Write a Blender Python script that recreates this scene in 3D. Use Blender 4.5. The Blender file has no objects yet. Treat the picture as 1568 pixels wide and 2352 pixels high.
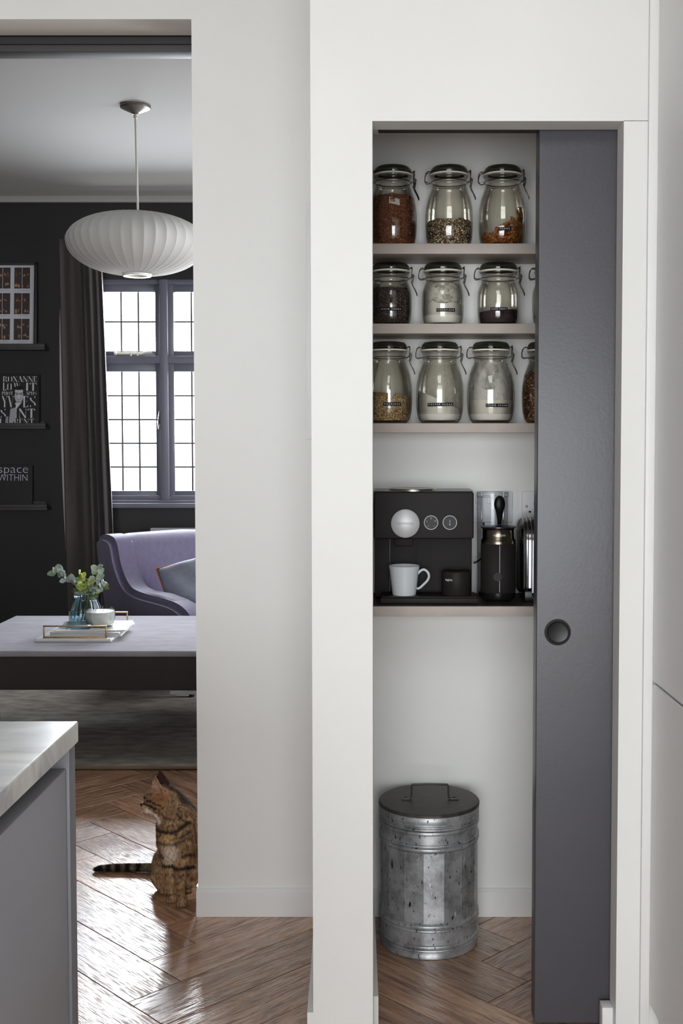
import bpy, bmesh, math, random
from mathutils import Vector, Matrix, noise
PI = math.pi
random.seed(7)
SC = bpy.context.scene
COL = SC.collection

# ------------------------------------------------------------------ camera
F, CX, CY, CH = 2640.0, 900.0, 1125.0, 1.30
PITCH = math.atan(F / 58000.0)
cd = bpy.data.cameras.new('camera'); cam = bpy.data.objects.new('camera', cd); COL.objects.link(cam)
cam.location = (0, 0, CH); cam.rotation_euler = (PI / 2 - PITCH, 0, 0)
cd.sensor_fit = 'HORIZONTAL'; cd.sensor_width = 24.0; cd.lens = F / 1568 * 24
cd.shift_x = -(CX - 784) / 1568; cd.shift_y = -(1176 - CY) / 1568
cd.clip_start = 0.02; cd.clip_end = 200
SC.camera = cam

# ------------------------------------------------------------------ world, lights, exposure
w = bpy.data.worlds.new('overcast_sky'); SC.world = w; w.use_nodes = True
nt = w.node_tree; bg = nt.nodes['Background']; bg.inputs[0].default_value = (0.95, 0.98, 1.0, 1); bg.inputs[1].default_value = 5.0

def area(name, loc, rot, sx, sy, power, color=(1, 1, 1), portal=False):
    l = bpy.data.lights.new(name, 'AREA'); l.shape = 'RECTANGLE'; l.size = sx; l.size_y = sy
    l.energy = power; l.color = color
    if portal: l.cycles.is_portal = True
    o = bpy.data.objects.new(name, l); COL.objects.link(o); o.location = loc; o.rotation_euler = rot
    return o
# garden doors behind the camera and the long rooflight over the kitchen
area('garden_door_light', (-0.4, -3.45, 1.15), (PI / 2, 0, 0), 3.0, 2.1, 68, (0.94, 0.975, 1.0)).data.spread = math.radians(115)
area('rooflight', (-0.15, -0.3, 2.74), (0, 0, 0), 1.0, 2.0, 26, (0.94, 0.975, 1.0))
# living room window: daylight through its opening (portal) and the side bay window out of view
area('window_daylight', (-1.25, 7.75, 2.15), (math.radians(-68), 0, 0), 2.3, 1.9, 850, (0.95, 0.97, 1.0))
area('ground_bounce_fill', (-1.25, 7.9, .35), (math.radians(-125), 0, 0), 2.3, 1.0, 130, (1.0, 0.98, 0.94))  # added fill standing in for daylight bounced up onto the living room ceiling
area('side_window_daylight', (1.9, 5.3, 1.5), (PI / 2, 0, PI / 2), 1.8, 1.5, 110, (0.96, 0.97, 1.0))
SC.view_settings.view_transform = 'Standard'; SC.view_settings.look = 'None'
SC.view_settings.gamma = 1; SC.view_settings.exposure = -0.07; SC.view_settings.use_curve_mapping = False
try:
    SC.cycles.max_bounces = 10; SC.cycles.transparent_max_bounces = 24; SC.cycles.diffuse_bounces = 5
    SC.cycles.sample_clamp_indirect = 6; SC.cycles.caustics_reflective = False
except Exception: pass

# ------------------------------------------------------------------ helpers
_c, _s = math.cos(PITCH), math.sin(PITCH)
def ray(x, y):
    u = (x - CX) / F; v = -(y - CY) / F
    return (u, _c + v * _s, -_s + v * _c)
def at(x, y, Y):            # point at depth Y seen at photo pixel x, y
    r = ray(x, y); t = Y / r[1]; return Vector((r[0] * t, Y, CH + r[2] * t))
def gz(x, y, z=0.0):        # point on the plane z
    r = ray(x, y); t = (z - CH) / r[2]; return Vector((r[0] * t, r[1] * t, z))
def zz(y, Y): return at(900, y, Y).z
def xx(x, y, Y): return at(x, y, Y).x
def lin(c):
    if isinstance(c, str): c = tuple(int(c[i:i + 2], 16) for i in (0, 2, 4))
    return tuple((v / 255 / 12.92 if v / 255 <= 0.04045 else ((v / 255 + 0.055) / 1.055) ** 2.4) for v in c)

M = {}
def mat(name, color, rough=0.5, metal=0.0, spec=0.5, var=0.0, vscale=8.0, bump=0.0, bscale=60.0, vstretch=(1, 1, 1), attr=None, coat=0.0, trans=0.0, ior=1.45, emit=None, estr=0, var2=None, sheen=0.0, rvar=0.0, sub=0.0):
    m = bpy.data.materials.new(name); m.use_nodes = True; t = m.node_tree; n = t.nodes; p = n['Principled BSDF']
    col = lin(color) + (1,)
    p.inputs['Base Color'].default_value = col; p.inputs['Roughness'].default_value = rough; p.inputs['Metallic'].default_value = metal
    p.inputs['Specular IOR Level'].default_value = spec; p.inputs['Coat Weight'].default_value = coat
    p.inputs['Transmission Weight'].default_value = trans; p.inputs['IOR'].default_value = ior
    p.inputs['Sheen Weight'].default_value = sheen
    if sub: p.inputs['Subsurface Weight'].default_value = sub; p.inputs['Subsurface Radius'].default_value = (.02, .02, .02)
    if emit: p.inputs['Emission Color'].default_value = lin(emit) + (1,); p.inputs['Emission Strength'].default_value = estr
    if attr:
        a = n.new('ShaderNodeVertexColor'); a.layer_name = attr; t.links.new(a.outputs[0], p.inputs['Base Color'])
    if var or bump or rvar:
        tc = n.new('ShaderNodeTexCoord'); mp = n.new('ShaderNodeMapping'); mp.inputs['Scale'].default_value = vstretch
        t.links.new(tc.outputs['Object'], mp.inputs[0])
    if var or rvar:
        ns = n.new('ShaderNodeTexNoise'); ns.inputs['Scale'].default_value = vscale; ns.inputs['Detail'].default_value = 6; ns.inputs['Roughness'].default_value = .62
        t.links.new(mp.outputs[0], ns.inputs[0])
        if var:
            cr = n.new('ShaderNodeValToRGB'); cr.color_ramp.elements[0].position = .32; cr.color_ramp.elements[1].position = .68
            c2 = lin(var2) if var2 else tuple(max(0, v * (1 - var)) for v in col[:3])
            c1 = col[:3] if var2 else tuple(min(1, v * (1 + var)) for v in col[:3])
            cr.color_ramp.elements[0].color = tuple(c2) + (1,); cr.color_ramp.elements[1].color = tuple(c1) + (1,)
            t.links.new(ns.outputs['Fac'], cr.inputs[0]); t.links.new(cr.outputs[0], p.inputs['Base Color'])
        if rvar:
            mr = n.new('ShaderNodeMapRange'); mr.inputs[3].default_value = max(0.02, rough - rvar); mr.inputs[4].default_value = min(1, rough + rvar)
            t.links.new(ns.outputs['Fac'], mr.inputs[0]); t.links.new(mr.outputs[0], p.inputs['Roughness'])
    if bump:
        nb = n.new('ShaderNodeTexNoise'); nb.inputs['Scale'].default_value = bscale; nb.inputs['Detail'].default_value = 4
        t.links.new(mp.outputs[0], nb.inputs[0]); b = n.new('ShaderNodeBump'); b.inputs['Strength'].default_value = bump; b.inputs['Distance'].default_value = .002
        t.links.new(nb.outputs['Fac'], b.inputs['Height']); t.links.new(b.outputs[0], p.inputs['Normal'])
    M[name] = m; return m

def glassmat(name, tint, edge, gl=1.0, rough=0.02):
    # thin-walled glass: clear seen square-on, deeper in colour where the wall is seen on edge
    m = bpy.data.materials.new(name); m.use_nodes = True; t = m.node_tree; n = t.nodes; n.clear()
    out = n.new('ShaderNodeOutputMaterial'); mix = n.new('ShaderNodeMixShader'); tr = n.new('ShaderNodeBsdfTransparent'); g = n.new('ShaderNodeBsdfGlossy')
    g.inputs['Roughness'].default_value = rough; g.inputs['Color'].default_value = (gl, gl, gl, 1)
    lw = n.new('ShaderNodeLayerWeight'); lw.inputs['Blend'].default_value = .35
    cr = n.new('ShaderNodeValToRGB'); cr.color_ramp.elements[0].position = .45; cr.color_ramp.elements[0].color = lin(tint) + (1,)
    cr.color_ramp.elements[1].position = .97; cr.color_ramp.elements[1].color = lin(edge) + (1,)
    t.links.new(lw.outputs['Facing'], cr.inputs[0]); t.links.new(cr.outputs[0], tr.inputs[0])
    fr = n.new('ShaderNodeFresnel'); fr.inputs['IOR'].default_value = 1.5
    ms = n.new('ShaderNodeMath'); ms.operation = 'MINIMUM'; ms.inputs[1].default_value = .5
    t.links.new(fr.outputs[0], ms.inputs[0]); t.links.new(ms.outputs[0], mix.inputs[0])
    t.links.new(tr.outputs[0], mix.inputs[1]); t.links.new(g.outputs[0], mix.inputs[2]); t.links.new(mix.outputs[0], out.inputs[0])
    M[name] = m; return m

def filmmat(name, color, lo, hi, scale=22, stretch=(1, 1, 1), maxa=1.0):
    # powder dust clinging to glass, patchy
    m = bpy.data.materials.new(name); m.use_nodes = True; t = m.node_tree; n = t.nodes; n.clear()
    out = n.new('ShaderNodeOutputMaterial'); mix = n.new('ShaderNodeMixShader'); tr = n.new('ShaderNodeBsdfTransparent'); d = n.new('ShaderNodeBsdfDiffuse')
    d.inputs[0].default_value = lin(color) + (1,)
    tc = n.new('ShaderNodeTexCoord'); mp = n.new('ShaderNodeMapping'); mp.inputs['Scale'].default_value = stretch
    ns = n.new('ShaderNodeTexNoise'); ns.inputs['Scale'].default_value = scale; ns.inputs['Detail'].default_value = 8; ns.inputs['Roughness'].default_value = .65
    mr = n.new('ShaderNodeMapRange'); mr.inputs[1].default_value = lo; mr.inputs[2].default_value = hi; mr.inputs[4].default_value = maxa
    t.links.new(tc.outputs['Object'], mp.inputs[0]); t.links.new(mp.outputs[0], ns.inputs[0]); t.links.new(ns.outputs['Fac'], mr.inputs[0])
    t.links.new(mr.outputs[0], mix.inputs[0]); t.links.new(tr.outputs[0], mix.inputs[1]); t.links.new(d.outputs[0], mix.inputs[2]); t.links.new(mix.outputs[0], out.inputs[0])
    M[name] = m; return m

def wloc(o):
    v = Vector((0, 0, 0))
    while o is not None: v += Vector(o.location); o = o.parent
    return v

class MB:
    def __init__(s): s.b = bmesh.new(); s.cl = None
    def _xf(s, vs, mtx):
        if mtx is not None: bmesh.ops.transform(s.b, matrix=mtx, verts=vs)
    def box(s, x0, x1, y0, y1, z0, z1, bev=0.0, seg=2, mtx=None, col=None):
        t = bmesh.new(); bmesh.ops.create_cube(t, size=1)
        for v in t.verts: v.co = Vector(((x0 + x1) / 2 + v.co.x * (x1 - x0), (y0 + y1) / 2 + v.co.y * (y1 - y0), (z0 + z1) / 2 + v.co.z * (z1 - z0)))
        if bev: bmesh.ops.bevel(t, geom=t.edges[:], offset=bev, segments=seg, profile=.6, affect='EDGES', clamp_overlap=True)
        return s.merge(t, mtx, col)
    def merge(s, t, mtx=None, col=None):
        if mtx is not None: bmesh.ops.transform(t, matrix=mtx, verts=t.verts[:])
        mp = {v: s.b.verts.new(v.co) for v in t.verts}; fs = []
        for f in t.faces:
            try: fs.append(s.b.faces.new([mp[v] for v in f.verts]))
            except ValueError: pass
        t.free(); s._col(fs, col); return list(mp.values())
    def _col(s, fs, col):
        if col is None: return
        if s.cl is None: s.cl = s.b.loops.layers.float_color.new('Col')
        c = tuple(lin(col)) + (1,) if (isinstance(col, str) or max(col) > 1.0) else tuple(col) + (1,)
        for f in fs:
            for l in f.loops: l[s.cl] = c
    def poly(s, pts, faces, col=None):
        vs = [s.b.verts.new(p) for p in pts]; fs = []
        for f in faces:
            try: fs.append(s.b.faces.new([vs[i] for i in f]))
            except ValueError: pass
        s._col(fs, col); return vs
    def lathe(s, prof, c=(0, 0, 0), seg=40, col=None, a0=0.0, a1=2 * PI, mtx=None, ry=None):
        n = len(prof); full = abs(a1 - a0 - 2 * PI) < 1e-6; m = seg if full else seg + 1; pts = []; 
        for j in range(m):
            a = a0 + (a1 - a0) * j / seg
            for (r, z) in prof:
                k = 1.0 if ry is None else ry(a, z)
                pts.append((c[0] + r * k * math.cos(a), c[1] + r * k * math.sin(a), c[2] + z))
        fs = []
        for j in range(seg):
            j2 = (j + 1) % m
            for i in range(n - 1):
                fs.append((j * n + i, j2 * n + i, j2 * n + i + 1, j * n + i + 1))
        vs = s.poly(pts, fs, col)
        if full:
            for i in (0, n - 1):
                if prof[i][0] < 1e-5: bmesh.ops.pointmerge(s.b, verts=[vs[j * n + i] for j in range(m)], merge_co=Vector((c[0], c[1], c[2] + prof[i][1])))
        if mtx is not None: s._xf([v for v in vs if v.is_valid], mtx)
        return vs
    def cyl(s, p0, p1, r, seg=16, col=None, r1=None):
        return s.tube([p0, p1], [r, r if r1 is None else r1], seg, col)
    def tube(s, pts, r, seg=8, col=None, closed=False, cap=True):
        pts = [Vector(p) for p in pts]; n = len(pts); R = r if isinstance(r, (list, tuple)) else [r] * n
        out = []; prev = None
        for i, p in enumerate(pts):
            if closed: d = pts[(i + 1) % n] - pts[i - 1]
            else: d = pts[min(i + 1, n - 1)] - pts[max(i - 1, 0)]
            d.normalize()
            if prev is None:
                up = Vector((0, 0, 1)) if abs(d.z) < .9 else Vector((1, 0, 0)); a = d.cross(up).normalized()
            else:
                a = prev - d * prev.dot(d)
                a = a.normalized() if a.length > 1e-6 else d.cross(Vector((0, 0, 1))).normalized()
            prev = a; b2 = d.cross(a)
            for j in range(seg):
                t = 2 * PI * j / seg; out.append(p + (a * math.cos(t) + b2 * math.sin(t)) * R[i])
        fs = []
        for i in range(n if closed else n - 1):
            i2 = (i + 1) % n
            for j in range(seg):
                fs.append((i * seg + j, i * seg + (j + 1) % seg, i2 * seg + (j + 1) % seg, i2 * seg + j))
        if cap and not closed: fs.append(tuple(range(seg - 1, -1, -1))); fs.append(tuple(range((n - 1) * seg, n * seg)))
        return s.poly(out, fs, col)
    def ball(s, c, r, seg=16, col=None, mtx=None):
        t = bmesh.new(); bmesh.ops.create_uvsphere(t, u_segments=seg, v_segments=max(6, seg // 2), radius=1)
        if not isinstance(r, (tuple, list)): r = (r, r, r)
        for v in t.verts: v.co = Vector((v.co.x * r[0], v.co.y * r[1], v.co.z * r[2]))
        if mtx is not None: bmesh.ops.transform(t, matrix=mtx, verts=t.verts[:])
        for v in t.verts: v.co += Vector(c)
        return s.merge(t, None, col)
    def text(s, txt, o, xd, yd, h, width=None, depth=.0004, wrap=None, col=None, thin=0.0, font_h=.70):
        # lettering from the built-in font; o is the left end of the baseline
        cu = bpy.data.curves.new('t', 'FONT'); cu.body = txt; cu.size = 1; cu.extrude = .02; cu.resolution_u = 3; cu.offset = thin
        ob = bpy.data.objects.new('t', cu); COL.objects.link(ob); dg = bpy.context.evaluated_depsgraph_get(); dg.update()
        me = ob.evaluated_get(dg).to_mesh(); V = [v.co.copy() for v in me.vertices]; Fc = [tuple(p.vertices) for p in me.polygons]
        bpy.data.objects.remove(ob)
        if not V: return
        x0 = min(v.x for v in V); x1 = max(v.x for v in V); k = h / font_h; kx = (width / (x1 - x0)) if width else k
        xd = Vector(xd).normalized(); yd = Vector(yd).normalized(); nd = xd.cross(yd); o = Vector(o); P = []
        for v in V:
            p = o + xd * ((v.x - x0) * kx) + yd * (v.y * k) + nd * ((v.z + .02) / .04 * depth)
            if wrap:
                cx, cy, R, ac = wrap                  # bend round a vertical cylinder: arc length measured from x = ac
                s_ = p.x - ac; a = s_ / R; rr = R - (p.y - o.y)
                p = Vector((cx + rr * math.sin(a), cy - rr * math.cos(a), p.z))
            P.append(p)
        s.poly(P, Fc, col)
    def build(s, name, m, parent=None, loc=None, smooth=35, local=False, label=None, cat=None, group=None, kind=None):
        bmesh.ops.recalc_face_normals(s.b, faces=s.b.faces[:])
        me = bpy.data.meshes.new(name); o = bpy.data.objects.new(name, me); COL.objects.link(o)
        if parent is not None: o.parent = parent
        elif loc is not None: o.location = loc
        if not local:
            off = wloc(o)
            if off.length: bmesh.ops.translate(s.b, vec=-off, verts=s.b.verts[:])
        s.b.to_mesh(me); s.b.free()
        me.materials.append(M[m] if isinstance(m, str) else m)
        if smooth:
            me.shade_smooth()
            if smooth < 180: me.set_sharp_from_angle(angle=math.radians(smooth))
        tag(o, label, cat, group, kind); return o

def smooth_path(pts, n=5):
    P = [Vector(p) for p in pts]; P = [2 * P[0] - P[1]] + P + [2 * P[-1] - P[-2]]; out = []
    for i in range(1, len(P) - 2):
        for k in range(n):
            t = k / n; a, b_, c, d = P[i - 1], P[i], P[i + 1], P[i + 2]
            out.append(.5 * ((2 * b_) + (c - a) * t + (2 * a - 5 * b_ + 4 * c - d) * t * t + (3 * b_ - a - 3 * c + d) * t ** 3))
    return out + [P[-2]]
def tag(o, label=None, cat=None, group=None, kind=None):
    if label: o['label'] = label
    if cat: o['category'] = cat
    if group: o['group'] = group
    if kind: o['kind'] = kind
    return o
def thing(name, loc, label, cat, group=None, rz=0):
    o = bpy.data.objects.new(name, None); COL.objects.link(o); o.location = loc; o.rotation_euler = (0, 0, rz); o.empty_display_size = .05
    return tag(o, label, cat, group)
def copy_tree(o, parent=None):
    c = o.copy(); COL.objects.link(c); c.parent = parent
    for ch in list(o.children): copy_tree(ch, c)
    return c

# ------------------------------------------------------------------ materials
mat('wall_white', 'e6e6e3', .62, var=.015, vscale=3, bump=.12, bscale=90)
mat('trim_white', 'e6e6e4', .42, var=.01, bump=.05, bscale=60)
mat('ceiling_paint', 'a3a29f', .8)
mat('dark_paint', '221f1f', .5, var=.06, vscale=4, bump=.1, bscale=80)
mat('dark_trim', '2a2626', .5)
mat('door_paint', '444348', .34, var=.05, vscale=5, bump=.1, bscale=140)
mat('window_paint', '6a6a76', .35)
mat('taupe', 'b0a59c', .5, var=.04, vscale=20, bump=.06)
mat('shelf_dark', '38322f', .45, spec=.25, var=.1, vscale=30)
mat('black_plastic', '262322', .5, spec=.15, bump=.03, bscale=300)
mat('black_ribbed', '252221', .55, spec=.15)
mat('black_gloss', '151415', .25, spec=.25)
mat('chrome', 'c8c8c8', .12, 1.0)
mat('steel', 'a8a29a', .28, 1.0, var=.1, vscale=20)
mat('wire', '8f8b86', .25, 1.0)
mat('brass', 'a98a62', .35, 1.0, var=.2, vscale=60)
mat('seal', 'e4e1d3', .6)
mat('silver_plate', 'c9cacc', .45, .3)
mat('white_print', 'dcdcdc', .6, spec=.2)
mat('porcelain', 'd9dee2', .12, coat=.4)
mat('socket_white', 'd9dadd', .35)
mat('tape_black', '161617', .45, spec=.2)
mat('vcol', 'ffffff', .75, attr='Col')
mat('vcol_gloss', 'ffffff', .4, attr='Col')
mat('powder', 'ece9e2', .95, var=.03, vscale=40, bump=.3, bscale=200)
mat('cocoa', '38282a', .9, var=.15, vscale=120, bump=.4, bscale=500)
mat('lavender_fabric', '67617a', .85, var=.10, vscale=60, vstretch=(1, 1, .25), bump=.3, bscale=500, sheen=.3)
mat('blue_fabric', '989dac', .8, var=.08, vscale=40, bump=.3, bscale=300)
mat('orange', 'c46f3e', .7)
mat('ottoman_top', '9f9da4', .95, spec=.1, var=.10, vscale=9, vstretch=(1, 2.5, 1), bump=.3, bscale=300)
mat('ottoman_side', '3b3737', .9, var=.05)
mat('curtain', '433d3b', .85, var=.05, vscale=30, bump=.2, bscale=300, sheen=.2)
mat('catchlight_pale', 'b5adac', .8)  # pale tone for the window light caught on the curtain's edge
mat('rug', 'b0a594', .95, var=.4, vscale=9, vstretch=(1, 2.6, 1), bump=.8, bscale=420, var2='6a6259', sheen=.25)
mat('rug_edge', '8a7a66', .9)
mat('lamp_shade', 'c4c4c0', .7, bump=.06, bscale=200)
mat('pewter', '8d8883', .3, .9)
mat('cord', 'c9c7c1', .5)
mat('bright_enamel', 'f0efe8', .25)
mat('marble_tray', 'e9e9e6', .3, var=.04, vscale=10)
mat('paper', 'dadad8', .8)
mat('wax', 'efeeda', .5, sub=.2)
mat('candle_cream', 'faf9ea', .35, sub=.7)
mat('euc_leaf', '9fae9a', .6, var=.15, vscale=50)
mat('euc_pale', 'c3cbc9', .55, var=.1, vscale=50)
mat('lime_leaf', 'b9c46a', .55, var=.2, vscale=60)
mat('green_leaf', '6d8440', .55, var=.25, vscale=80)
mat('stem', '6f6a45', .7)
mat('island_grey', '94969d', .42, var=.03, vscale=6, bump=.05)
mat('island_edge', '6d6e74', .4)
mat('groove', '1d1c1e', .5)
mat('dial_black', '121213', .3, spec=.15)
mat('eye_amber', 'c0a063', .08, coat=.5)
mat('eye_black', '070606', .1)
mat('cat_fur', 'ffffff', .85, spec=.15, attr='Col')
mat('whisker', 'e8e4dc', .5)
mat('radiator', '403c3e', .4)
mat('silver_paint', 'b4b5ba', .4)
mat('blue_plastic', '3b3f78', .2)
mat('outside_stone', 'e8e2d8', .9)
glassmat('jar_glass', 'faf9f6', '939388')
glassmat('lid_glass', 'a6a89f', '4c4d46')
glassmat('clear_plastic', 'fcfdfe', 'b4b7c2', .6)
glassmat('vase_glass', 'dfecef', '5f8592')
glassmat('pane_glass', 'f6f8fa', 'c8d0d8', .6)
filmmat('corn_film', 'e9e7df', .40, .52, 16, (1, 1, 1.6))
filmmat('icing_film', 'e8e8e8', .36, .60, 26, (1.6, 1.6, .8), .85)
filmmat('caster_film', 'd8d9ce', .3, .8, 60, (1, 1, 1), .28)

def marble():
    m = bpy.data.materials.new('marble_top'); m.use_nodes = True; t = m.node_tree; n = t.nodes; p = n['Principled BSDF']
    p.inputs['Roughness'].default_value = .3
    tc = n.new('ShaderNodeTexCoord'); mp = n.new('ShaderNodeMapping'); mp.inputs['Scale'].default_value = (2.0, 5.0, 4); mp.inputs['Rotation'].default_value = (0, 0, .5)
    a = n.new('ShaderNodeTexNoise'); a.inputs['Scale'].default_value = 2.2; a.inputs['Detail'].default_value = 9; a.inputs['Roughness'].default_value = .6; a.inputs['Distortion'].default_value = .8
    r = n.new('ShaderNodeValToRGB'); e = r.color_ramp.elements
    e[0].position = .36; e[0].color = lin('a9acae') + (1,); e[1].position = .62; e[1].color = lin('e2e2de') + (1,)
    x = e.new(.47); x.color = lin('cdcecb') + (1,)
    t.links.new(tc.outputs['Object'], mp.inputs[0]); t.links.new(mp.outputs[0], a.inputs[0]); t.links.new(a.outputs[0], r.inputs[0]); t.links.new(r.outputs[0], p.inputs[0]); M['marble_top'] = m
marble()

def wood():
    m = bpy.data.materials.new('oak_floor'); m.use_nodes = True; t = m.node_tree; n = t.nodes; L = t.links.new; p = n['Principled BSDF']
    tc = n.new('ShaderNodeTexCoord'); oi = n.new('ShaderNodeObjectInfo')
    ad = n.new('ShaderNodeVectorMath'); ad.operation = 'ADD'
    ml = n.new('ShaderNodeVectorMath'); ml.operation = 'SCALE'; ml.inputs[0].default_value = (7.3, 3.1, 5.7)
    sc = n.new('ShaderNodeMath'); sc.operation = 'MULTIPLY'; sc.inputs[1].default_value = 9.0
    L(oi.outputs['Random'], sc.inputs[0]); L(sc.outputs[0], ml.inputs['Scale']); L(tc.outputs['Object'], ad.inputs[0]); L(ml.outputs[0], ad.inputs[1])
    mp = n.new('ShaderNodeMapping'); mp.inputs['Scale'].default_value = (2.6, 26, 26); L(ad.outputs[0], mp.inputs[0])
    g = n.new('ShaderNodeTexNoise'); g.inputs['Scale'].default_value = 2.5; g.inputs['Detail'].default_value = 8; g.inputs['Roughness'].default_value = .65; g.inputs['Distortion'].default_value = .5; L(mp.outputs[0], g.inputs[0])
    mp2 = n.new('ShaderNodeMapping'); mp2.inputs['Scale'].default_value = (1.6, 6, 6); L(ad.outputs[0], mp2.inputs[0])
    g2 = n.new('ShaderNodeTexNoise'); g2.inputs['Scale'].default_value = 2.2; g2.inputs['Detail'].default_value = 4; L(mp2.outputs[0], g2.inputs[0])
    r = n.new('ShaderNodeValToRGB'); e = r.color_ramp.elements; e[0].position = .34; e[0].color = lin('70503e') + (1,); e[1].position = .66; e[1].color = lin('cba685') + (1,)
    x = e.new(.5); x.color = lin('ac8365') + (1,); L(g.outputs[0], r.inputs[0])
    mx = n.new('ShaderNodeMix'); mx.data_type = 'RGBA'; mx.blend_type = 'MULTIPLY'; mx.inputs[0].default_value = .55; L(r.outputs[0], mx.inputs[6])
    r2 = n.new('ShaderNodeValToRGB'); r2.color_ramp.elements[0].position = .3; r2.color_ramp.elements[0].color = (.66, .54, .48, 1); r2.color_ramp.elements[1].position = .7; r2.color_ramp.elements[1].color = (1.0, .98, .95, 1); L(g2.outputs[0], r2.inputs[0]); L(r2.outputs[0], mx.inputs[7])
    hs = n.new('ShaderNodeHueSaturation'); vr = n.new('ShaderNodeMapRange'); vr.inputs[3].default_value = .82; vr.inputs[4].default_value = 1.25; L(oi.outputs['Random'], vr.inputs[0]); L(vr.outputs[0], hs.inputs['Value']); L(mx.outputs[2], hs.inputs['Color']); L(hs.outputs[0], p.inputs[0])
    # open grain pores
    mp3 = n.new('ShaderNodeMapping'); mp3.inputs['Scale'].default_value = (10, 150, 60); L(ad.outputs[0], mp3.inputs[0])
    g3 = n.new('ShaderNodeTexNoise'); g3.inputs['Scale'].default_value = 2.0; g3.inputs['Detail'].default_value = 3; L(mp3.outputs[0], g3.inputs[0])
    pr = n.new('ShaderNodeMapRange'); pr.inputs[1].default_value = .38; pr.inputs[2].default_value = .5; L(g3.outputs[0], pr.inputs[0])
    bp = n.new('ShaderNodeBump'); bp.inputs['Strength'].default_value = .35; bp.inputs['Distance'].default_value = .001; L(pr.outputs[0], bp.inputs['Height']); L(bp.outputs[0], p.inputs['Normal'])
    rr = n.new('ShaderNodeMapRange'); rr.inputs[3].default_value = .55; rr.inputs[4].default_value = .22; L(pr.outputs[0], rr.inputs[0]); L(rr.outputs[0], p.inputs['Roughness'])
    p.inputs['Specular IOR Level'].default_value = 1.0; p.inputs['Coat Weight'].default_value = 1.0; p.inputs['Coat Roughness'].default_value = .42; p.inputs['Coat IOR'].default_value = 1.9; L(bp.outputs[0], p.inputs['Coat Normal'])
    cw = n.new('ShaderNodeMapRange'); cw.inputs[3].default_value = .12; cw.inputs[4].default_value = 1.0; L(pr.outputs[0], cw.inputs[0]); L(cw.outputs[0], p.inputs['Coat Weight'])
    M['oak_floor'] = m
wood()

def galv():
    m = bpy.data.materials.new('galvanised'); m.use_nodes = True; t = m.node_tree; n = t.nodes; L = t.links.new; p = n['Principled BSDF']
    p.inputs['Metallic'].default_value = .6
    tc = n.new('ShaderNodeTexCoord'); oi = n.new('ShaderNodeObjectInfo')
    a = n.new('ShaderNodeTexNoise'); a.inputs['Scale'].default_value = 14; a.inputs['Detail'].default_value = 9; a.inputs['Roughness'].default_value = .7; L(tc.outputs['Object'], a.inputs[0])
    r = n.new('ShaderNodeValToRGB'); e = r.color_ramp.elements; e[0].position = .33; e[0].color = lin('77787a') + (1,); e[1].position = .66; e[1].color = lin('c6c8ca') + (1,); L(a.outputs[0], r.inputs[0])
    mp = n.new('ShaderNodeMapping'); mp.inputs['Scale'].default_value = (1, 1, .45); L(tc.outputs['Object'], mp.inputs[0])
    s = n.new('ShaderNodeTexNoise'); s.inputs['Scale'].default_value = 130; s.inputs['Detail'].default_value = 5; L(mp.outputs[0], s.inputs[0])
    sr = n.new('ShaderNodeMapRange'); sr.inputs[1].default_value = .625; sr.inputs[2].default_value = .69; L(s.outputs[0], sr.inputs[0])
    mx = n.new('ShaderNodeMix'); mx.data_type = 'RGBA'; L(sr.outputs[0], mx.inputs[0]); L(r.outputs[0], mx.inputs[6]); mx.inputs[7].default_value = lin('2a2725') + (1,)
    s2 = n.new('ShaderNodeTexNoise'); s2.inputs['Scale'].default_value = 60; s2.inputs['Detail'].default_value = 5; mpb = n.new('ShaderNodeMapping'); mpb.inputs['Location'].default_value = (5, 3, 2); mpb.inputs['Scale'].default_value = (1, 1, .3); L(tc.outputs['Object'], mpb.inputs[0]); L(mpb.outputs[0], s2.inputs[0])
    sr2 = n.new('ShaderNodeMapRange'); sr2.inputs[1].default_value = .67; sr2.inputs[2].default_value = .72; L(s2.outputs[0], sr2.inputs[0])
    mx2 = n.new('ShaderNodeMix'); mx2.data_type = 'RGBA'; L(sr2.outputs[0], mx2.inputs[0]); L(mx.outputs[2], mx2.inputs[6]); mx2.inputs[7].default_value = lin('d5d5d2') + (1,)
    L(mx2.outputs[2], p.inputs[0])
    q = n.new('ShaderNodeMapRange'); q.inputs[3].default_value = .28; q.inputs[4].default_value = .52; L(a.outputs[0], q.inputs[0]); L(q.outputs[0], p.inputs['Roughness'])
    b = n.new('ShaderNodeBump'); b.inputs['Strength'].default_value = .25; b.inputs['Distance'].default_value = .002; L(a.outputs[0], b.inputs['Height']); L(b.outputs[0], p.inputs['Normal'])
    M['galvanised'] = m
galv()
mat('galv_lid', '4e4b48', .5, .6, var=.35, vscale=25, bump=.2, bscale=60, rvar=.12)

# ------------------------------------------------------------------ structure
YB = 3.078           # kitchen face of the white wall (with doorway, and back of the pantry)
YL = 3.20            # living room face of the same wall
YF = 2.40            # pantry front wall
YW = 7.0             # living room window wall
ZC = 2.75
XD = -0.528          # right jamb of the doorway
def S(name, mb, m, parent=None, **k): return mb.build(name, m, parent, kind='structure' if parent is None else None, **k)

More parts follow.
